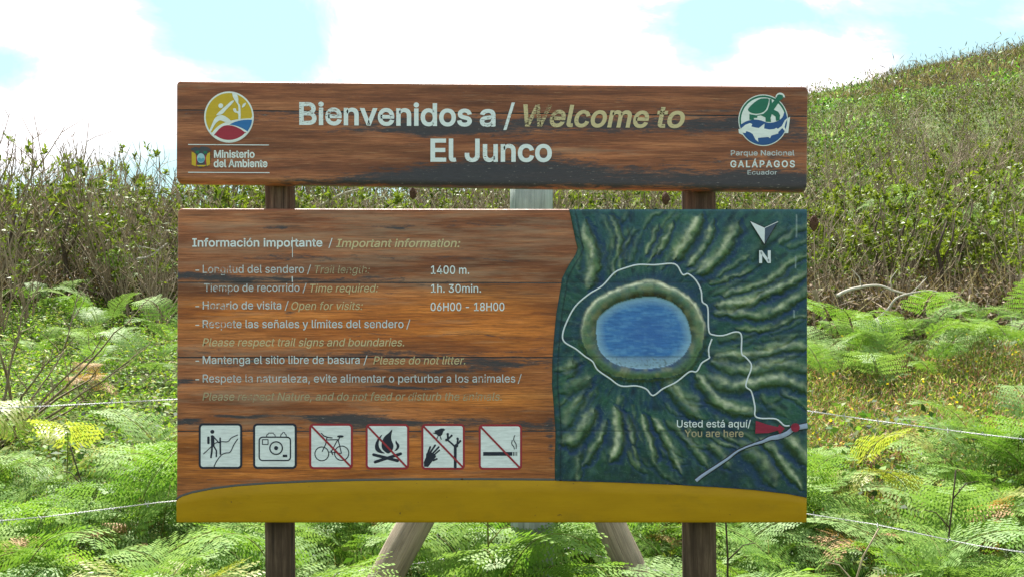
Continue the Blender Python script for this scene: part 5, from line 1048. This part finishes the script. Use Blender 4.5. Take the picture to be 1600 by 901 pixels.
SH = {'leafy': [make_shrub(200 + k, 1.6 + .15 * (k % 3), 8, 1.9, .08) for k in range(5)],
      'mixed': [make_shrub(220 + k, 1.8, 10, 1.2, .35, .35) for k in range(5)],
      'twiggy': [make_shrub(240 + k, 1.8, 13, .6, .68, .32) for k in range(4)],
      'bare': [make_shrub(260 + k, 1.5, 14, 0.0, 1.0, .8) for k in range(2)]}
MD = {}
def shrub(x, y, kind, s, label, group, seed, dz=-.04):
    r_ = random.Random(seed); b_, f = r_.choice(SH[kind])
    root = empty('bare_shrub' if kind == 'bare' else 'shrub', (x, y, float(ground(x, y)) + dz), r_.random() * 6.28, label, 'shrub', group); root.scale = (s * r_.uniform(.9, 1.15),) * 2 + (s * r_.uniform(.88, 1.1),)
    o = bpy.data.objects.new('branches', b_); COL.objects.link(o); o.parent = root; o['kind'] = 'stuff'
    if f: o = bpy.data.objects.new('foliage', f); COL.objects.link(o); o.parent = root; o['kind'] = 'stuff'
    return root
r1 = random.Random(11); spots = []
def far_enough(x, y, d): return all((a - x) ** 2 + (b_ - y) ** 2 > d * d for a, b_ in spots)
t = 0; nS = 0
while t < 20000 and nS < 286:
    t += 1
    y = 9.2 + 22 * r1.random() ** 1.5; ry = y - CY; a = r1.uniform(-.44, .44); x = a * ry; u = 800 + F * a
    if u < 760 and y > 16.5: continue
    if 470 < u < 1260 and y > 15: continue
    if u > 1260 and y < 10.2 and r1.random() < .6: continue
    if not far_enough(x, y, .44 + .03 * (y - 9)): continue
    spots.append((x, y)); nS += 1
    pn = math.sin(x * .8 + y * .45) + math.sin(y * .75 - x * .35 + 1) + r1.gauss(0, .5)
    kind = 'leafy' if pn > (.35 if u > 1260 else .85) else 'mixed' if pn > -.25 else 'twiggy'
    if u < 275 and kind == 'leafy' and r1.random() < .5: kind = 'twiggy'
    s = r1.uniform(.72, 1.14) * (1.12 if u < 900 else (.95 if y < 16 else .72))
    if u < 275: z_ = ('shrub in the thicket left of the sign', 'shrubs of the left thicket')
    elif u < 1263: z_ = ('shrub behind the gap between the two boards', 'shrubs behind the sign')
    elif y < 17: z_ = ('leafy shrub on the lower slope right of the sign', 'shrubs of the lower right slope')
    else: z_ = ('small shrub higher on the slope right of the sign', 'shrubs of the upper right slope')
    kd = {'leafy': 'leafy', 'mixed': 'half-bare', 'twiggy': 'mostly bare'}[kind]; dp = 'front' if y < 11.5 else 'middle' if y < 15 else 'back'
    z_ = (kd + ' ' + z_[0].replace('leafy ', '') + ', ' + dp + ' rows', z_[1] + ' ' + kd)
    shrub(x, y, kind, s, *z_, seed=nS)
# the leafless bush at the left edge, and dead branches on the right
def bare_bush(u, y, s, label, seed, tilt):
    o = shrub(X(u, y), y, 'bare', s, label, None, seed); o.rotation_euler = (0, tilt, o.rotation_euler[2]); return o
bare_bush(-10, 4.6, 1.0, 'leafless grey-brown bush fanning out from the left edge above the upper wire', 51, .35)
bare_bush(-30, 6.6, 1.25, 'taller leafless bush behind the first one at the left edge', 53, .3)
bare_bush(248, 8.4, .8, 'tangled leafless bush just left of the lower board', 52, -.2)
for k_, (u, y, s, kd, lb) in enumerate(((-5, 7.8, .8, 'twiggy', 'half-bare bush in front of the thicket at the left frame edge'), (48, 8.3, .75, 'mixed', 'small leafy bush in front of the far left trunks'), (255, 8.9, .8, 'twiggy', 'brown twiggy bush in front of the thicket beside the board'), (205, 8.8, .7, 'mixed', 'low bush left of the brown twiggy one in front of the thicket'), (1600, 7.9, .75, 'mixed', 'low bush at the right frame edge above the ferns'), (1395, 8.4, .7, 'twiggy', 'low twiggy bush between the bleached branches'), (1290, 8.6, .8, 'mixed', 'low bush beside the leaning grey dead trunk'))):
    shrub(X(u, y), y, kd, s, lb, None, 900 + k_)
def branch(px, y0, rad, label, seed, m=None):
    r_ = np.random.default_rng(seed); pts_ = smoothline(px, 5); n = len(pts_)
    yy = y0 + np.cumsum(.02 * r_.normal(size=n)); P = np.array([(X(u, y), y, Z(v, y)) for (u, v), y in zip(pts_, yy)])
    c = P[0].copy(); V, Fq = tube(P - c, np.linspace(rad, rad * .45, n), 7, True, .06, seed)
    root = empty('dead_branch', tuple(c), 0, label, 'branch'); obj('limb', mesh('limb', V, Fq, m or M_DEADWOOD, smooth=True), root)
    for k in (n // 3, 2 * n // 3):
        d = norm(r_.normal(size=3) + np.array([.3, -.3, .8])); q_ = [P[k] - c, P[k] - c + d * .1, P[k] - c + d * .2 + .03 * r_.normal(size=3)]
        V, Fq = tube(q_, [rad * .4, rad * .3, rad * .15], 5, True); obj('twig', mesh('twig', V, Fq, m or M_DEADWOOD, smooth=True), root)
branch([(1308, 462), (1330, 452), (1370, 446), (1400, 455), (1445, 467)], 7.5, .017, 'bleached arching dead branch across the scrub right of the map', 1)
branch([(1350, 512), (1372, 497), (1388, 482), (1405, 463), (1450, 454), (1468, 458)], 7.4, .015, 'bleached dead branch slanting up below the arching one', 2)
branch([(1520, 576), (1540, 556), (1562, 541), (1585, 534), (1625, 531)], 6.9, .016, 'pale crooked dead branch by the right edge of the clearing', 3)
branch([(1272, 452), (1285, 490), (1300, 525)], 7.6, .026, 'leaning grey dead trunk right beside the map', 4, M_TWIG)
branch([(215, 405), (235, 400), (262, 380)], 9.0, .018, 'pale dead branch low in the left thicket', 5)
branch([(500, 322), (530, 305), (560, 296), (600, 288)], 9.3, .016, 'thin pale branch seen through the gap left of the middle', 6)
branch([(1320, 470), (1345, 480), (1360, 500), (1385, 512)], 7.9, .014, 'thin dead branch drooping under the bleached arch', 7, M_TWIG)
branch([(1440, 500), (1462, 492), (1480, 470), (1500, 462)], 7.8, .014, 'thin tan dead branch right of the bleached arch', 8, M_TWIG)
branch([(1480, 545), (1500, 525), (1530, 505), (1560, 500)], 7.7, .013, 'thin tan dead branch above the pale crooked one', 9, M_TWIG)
branch([(1560, 560), (1578, 520), (1590, 490)], 7.7, .015, 'upright pale dead branch at the right edge', 10)
for k_, (u, y, s) in enumerate(((45, 1.5, .62), (205, 1.9, .6), (1350, 1.9, .62), (1440, 1.2, .58), (1560, 2.2, .62), (560, 2.2, .6), (1010, 2.0, .6))):
    fern(X(u, y), y, s, 3, ('brown dry fern low at the far left of the bed', 'brown dry fern in the left bed near the lower wire', 'brown dry fern by the heath edge right of the sign', 'brown dry fern beside the forked stalk on the right', 'brown dry fern near the right frame edge', 'brown dry fern behind the left log brace', 'brown dry fern behind the right log brace')[k_], name='withered_fern', meshes=DFR, seed=400 + k_, part='withered_frond', dz=.22)
# dark seed heads
def seed_head(u, v, y, r_, label):
    x = X(u, y); z = Z(v, y); gz_ = float(ground(x, y)); root = empty('seed_head', (x, y, gz_), 0, label, 'seed head')
    r_ *= .72; rr = np.random.default_rng(int(u)); hgt_ = z - gz_; n = 9
    prof = r_ * np.sin(np.linspace(.12, math.pi - .1, n)) ** .7; zs_ = np.linspace(hgt_ - r_ * 1.7, hgt_ + r_ * 2.0, n)
    V, Fq = tube([(0, 0, q_) for q_ in zs_], prof, 12, True, .22, int(u)); hd = obj('head', mesh('head', V, Fq, M_SEED), root)
    n = 90; P = np.stack([r_ * .7 * rr.normal(size=n) * .7, r_ * .7 * rr.normal(size=n) * .7, rr.uniform(hgt_ - r_ * 1.5, hgt_ + r_ * 1.9, n)], 1); D = norm(np.stack([P[:, 0], P[:, 1], .03 + 0 * P[:, 0]], 1))
    lv, lf = leafquads(P, D, r_ * 1.2, r_ * .22, rr); obj('bract', mesh('bract', lv, lf, M_SEED), hd, kind='stuff')
    V, Fq = tube([(0, 0, -.05), (.01, 0, hgt_ * .5), (0, 0, hgt_ - r_)], [.005, .004, .003], 6, True); obj('stalk', mesh('stalk', V, Fq, M_TWIG, smooth=True), root)
seed_head(645, 303, 6.5, .038, 'dark brown seed head in the gap left of the grey post')
seed_head(1040, 311, 6.5, .042, 'dark brown seed head in the gap just left of the right sign post')
seed_head(1272, 350, 6.8, .05, 'large dark seed head touching the top right corner of the map')
seed_head(1532, 470, 8.6, .05, 'dark seed head among the dead branches on the right')
# dark upright trunks in the thickets
for k, (u, v0, v1, y) in enumerate(((18, 480, 320, 9.3), (102, 500, 420, 9.4), (1413, 480, 350, 9.6), (1370, 500, 400, 9.8), (1500, 470, 330, 10.0), (1472, 560, 400, 8.9))):
    x = X(u, y); V, Fq = tube([(0, 0, -.1), (.02, 0, .4), (-.04, .03, .7), (.05, 0, 1.0)], [.03, .026, .02, .006], 8, True, .06, k)
    lab = ('dark thick trunk at the far left of the thicket', 'dark stump in the gap of the left thicket', 'dark slim trunk above the bleached branches', 'dark trunk left of the slim one in the right scrub', 'dark trunk near the right end of the scrub', 'dark trunk in front of the right ferns')[k]
    rt = empty('dead_tree', (x, y, float(ground(x, y))), 0, lab, 'dead tree'); obj('trunk', mesh('trunk', V, Fq, M_DARKTWIG, smooth=True), rt)
    V, Fq = tube([(0, 0, .55), (.12, .05, .8), (.16, .05, 1.1)], [.013, .009, .004], 6, True); obj('limb', mesh('limb', V, Fq, M_DARKTWIG, smooth=True), rt)

# ------------------------------------------------------------------ ground cover and far scrub (nobody could count these)
def scatter_leaves(name, P, D, L, W, C, seed, m=None):
    r_ = np.random.default_rng(seed); lv, lf = leafquads(P, D, L, W, r_)
    return obj(name, mesh(name, lv, lf, m or M_SCATTER, np.repeat(C, 4, 0)), kind='stuff')
def pal(n, cols, r_, w=None):
    c = np.array(cols)[r_.choice(len(cols), n, p=w)]; return c * (1 + .22 * r_.normal(size=(n, 1))).clip(.5, 1.6)
def polar(n, y0, y1, a0, a1, r_, pw=1.0):
    y = y0 + (y1 - y0) * r_.random(n) ** pw; x = (y - CY) * r_.uniform(a0, a1, n); return x, y
r2 = np.random.default_rng(5)
GREENS = [(.06, .13, .018), (.10, .18, .025), (.15, .25, .035), (.035, .07, .015), (.2, .24, .05)]  # bramble greens darkened to deepen the shade under the ferns
# broad-leaved bramble floor under the bracken
n = 24000; x, y = polar(n, -.3, 4.2, -.8, .7, r2); z = ground(x, y) + r2.uniform(.02, .42, n) ** 1.1
scatter_leaves('bramble_leaves', np.stack([x, y, z], 1), norm(r2.normal(size=(n, 3)) * [1, 1, .35]), r2.uniform(.035, .075, n), r2.uniform(.025, .05, n), pal(n, GREENS, r2), 1)
n = 3500; x, y = polar(n, .2, 4.0, -.46, .46, r2); L = r2.uniform(.15, .5, n)
P = np.stack([x, y, ground(x, y)], 1); D = norm(r2.normal(size=(n, 3)) * [.35, .35, 0] + [0, 0, 1])
scatter_leaves('dry_stems', P, D, L, .006, pal(n, [(.30, .21, .11), (.18, .13, .06), (.12, .16, .04)], r2), 2)
# left clearing: small bright leaves and moss
n = 95000; x, y = polar(n, 3.0, 10.5, -.85, .24, r2, .8); z = ground(x, y) + r2.random(n) ** 2 * .16
scatter_leaves('clearing_plants', np.stack([x, y, z], 1), norm(r2.normal(size=(n, 3)) * [1, 1, .5] + [0, 0, .3]), r2.uniform(.025, .06, n), r2.uniform(.012, .026, n), pal(n, [(.12, .23, .025), (.17, .29, .03), (.24, .33, .045), (.07, .14, .02), (.32, .33, .06), (.30, .25, .13)], r2, [.25, .27, .2, .13, .1, .05]), 3)
# right clearing: reddish heath with yellow flowers
n = 105000; x, y = polar(n, 1.9, 6.8, .20, .62, r2, .8); z = ground(x, y) + r2.random(n) ** 1.5 * .2
scatter_leaves('red_heath', np.stack([x, y, z], 1), norm(r2.normal(size=(n, 3)) * [.7, .7, .4] + [0, 0, .9]), r2.uniform(.025, .075, n), r2.uniform(.005, .011, n), pal(n, [(.26, .12, .09), (.34, .20, .15), (.20, .24, .05), (.11, .19, .03), (.40, .33, .22), (.27, .30, .07)], r2, [.17, .12, .24, .26, .08, .13]), 4)
n = 260; x, y = polar(n, 2.4, 7.2, .22, .46, r2); z = ground(x, y) + .2
scatter_leaves('yellow_flowers', np.stack([x, y, z], 1), norm(r2.normal(size=(n, 3)) * [1, 1, .2] + [0, -.3, .3]), .028, .026, pal(n, [(.62, .45, .02)], r2), 5)
# undergrowth of the thickets: leaves, litter and fine twigs
def undergrowth(nm, n, y0, y1, a0, a1, hmax, cols, w, sd, tw=True, s=1.0):
    r_ = np.random.default_rng(sd); x, y = polar(n, y0, y1, a0, a1, r_, .8); g_ = ground(x, y); z = g_ + hmax * r_.random(n) ** 1.3
    scatter_leaves(nm, np.stack([x, y, z], 1), norm(r_.normal(size=(n, 3)) + [0, 0, .3]), r_.uniform(.04, .085, n) * s, r_.uniform(.018, .032, n) * s, pal(n, cols, r_, w), sd, M_UNDER)
    if tw:
        m = n // 3; x, y = polar(m, y0, y1, a0, a1, r_, .8); z = ground(x, y) + hmax * .75 * r_.random(m)
        scatter_leaves('twig_tangle', np.stack([x, y, z], 1), norm(r_.normal(size=(m, 3)) * [.6, .6, .3] + [0, 0, .6]), r_.uniform(.15, .5, m) * s, .009 * s, pal(m, [(.34, .27, .18), (.20, .15, .09), (.46, .39, .28), (.07, .05, .03)], r_, [.25, .27, .1, .38]), sd + 50, M_UNDER)
UG = [(.045, .08, .012), (.09, .14, .02), (.02, .035, .008), (.19, .24, .035), (.10, .07, .04), (.30, .26, .18)]  # low-layer leaf colours darkened, painting in shade beneath the shrubs
BR = [(.13, .085, .05), (.20, .14, .09), (.06, .04, .025), (.30, .24, .17), (.10, .13, .03)]
undergrowth('dry_litter', 9000, 7.6, 9.6, .2, .46, .45, BR, [.3, .25, .25, .08, .12], 63)
undergrowth('thicket_litter', 6000, 9.0, 10.2, -.46, 0, .4, BR, [.3, .2, .3, .05, .15], 64)
undergrowth('thicket_undergrowth', 75000, 9.4, 17, -.75, .25, 1.35, UG, [.26, .25, .19, .13, .12, .05], 61)
undergrowth('slope_undergrowth', 50000, 9.0, 34, .2, .62, .6, UG, [.27, .27, .18, .14, .09, .05], 62, s=1.1)
# distant hillside
def hill(n, y0, y1, a0, a1, sd, k=8, s0=.22, s1=.5, dark=1.0):
    r_ = np.random.default_rng(sd); x, y = polar(n, y0, y1, a0, a1, r_, .9); z = ground(x, y)
    pz = np.sin(x * .19 + y * .05 + 1.0) + np.sin(y * .16 - x * .06) + .8 * np.sin(x * .47 + y * .21) + .35 * r_.normal(size=n) + (y - 78) / 22
    brown = pz > .45; s = r_.uniform(s0, s1, n) * np.where(brown, 1.2, .75)
    P = np.repeat(np.stack([x, y, z], 1), k, 0); S = np.repeat(s, k)[:, None]; br = np.repeat(brown, k)
    off = r_.normal(size=(n * k, 3)) * [.55, .55, .3] * S; off[:, 2] = np.abs(off[:, 2]) + .1 * S[:, 0]; P = P + off * (1 if k < 10 else 1.3)
    up = np.where(br[:, None], [0, 0, 1.3], [0, 0, .4]); D = norm(r_.normal(size=(n * k, 3)) + up)
    tint = np.repeat(1 + .25 * r_.normal(size=(n, 1)), k, 0).clip(.4, 1.8)
    C = np.where(br[:, None], pal(n * k, [(.16, .12, .085), (.23, .18, .13), (.10, .075, .045), (.12, .15, .05)], r_), pal(n * k, [(.11, .25, .035), (.17, .34, .05), (.30, .38, .15), (.08, .16, .03)], r_)) * tint
    C = C * dark; q_ = 1 if k < 10 else .55
    W = np.where(br, .09, .26) * S[:, 0] * q_; L = np.where(br, .8, .5) * S[:, 0] * q_
    return scatter_leaves('hillside_scrub', P, D, L, W, C.clip(.01, .9), sd)
hill(50000, 31, 132, .08, .58, 71)
hill(3500, 17, 40, .10, .30, 72)
hill(1500, 34, 132, .10, .50, 73, 44, .5, 1.05, .72)
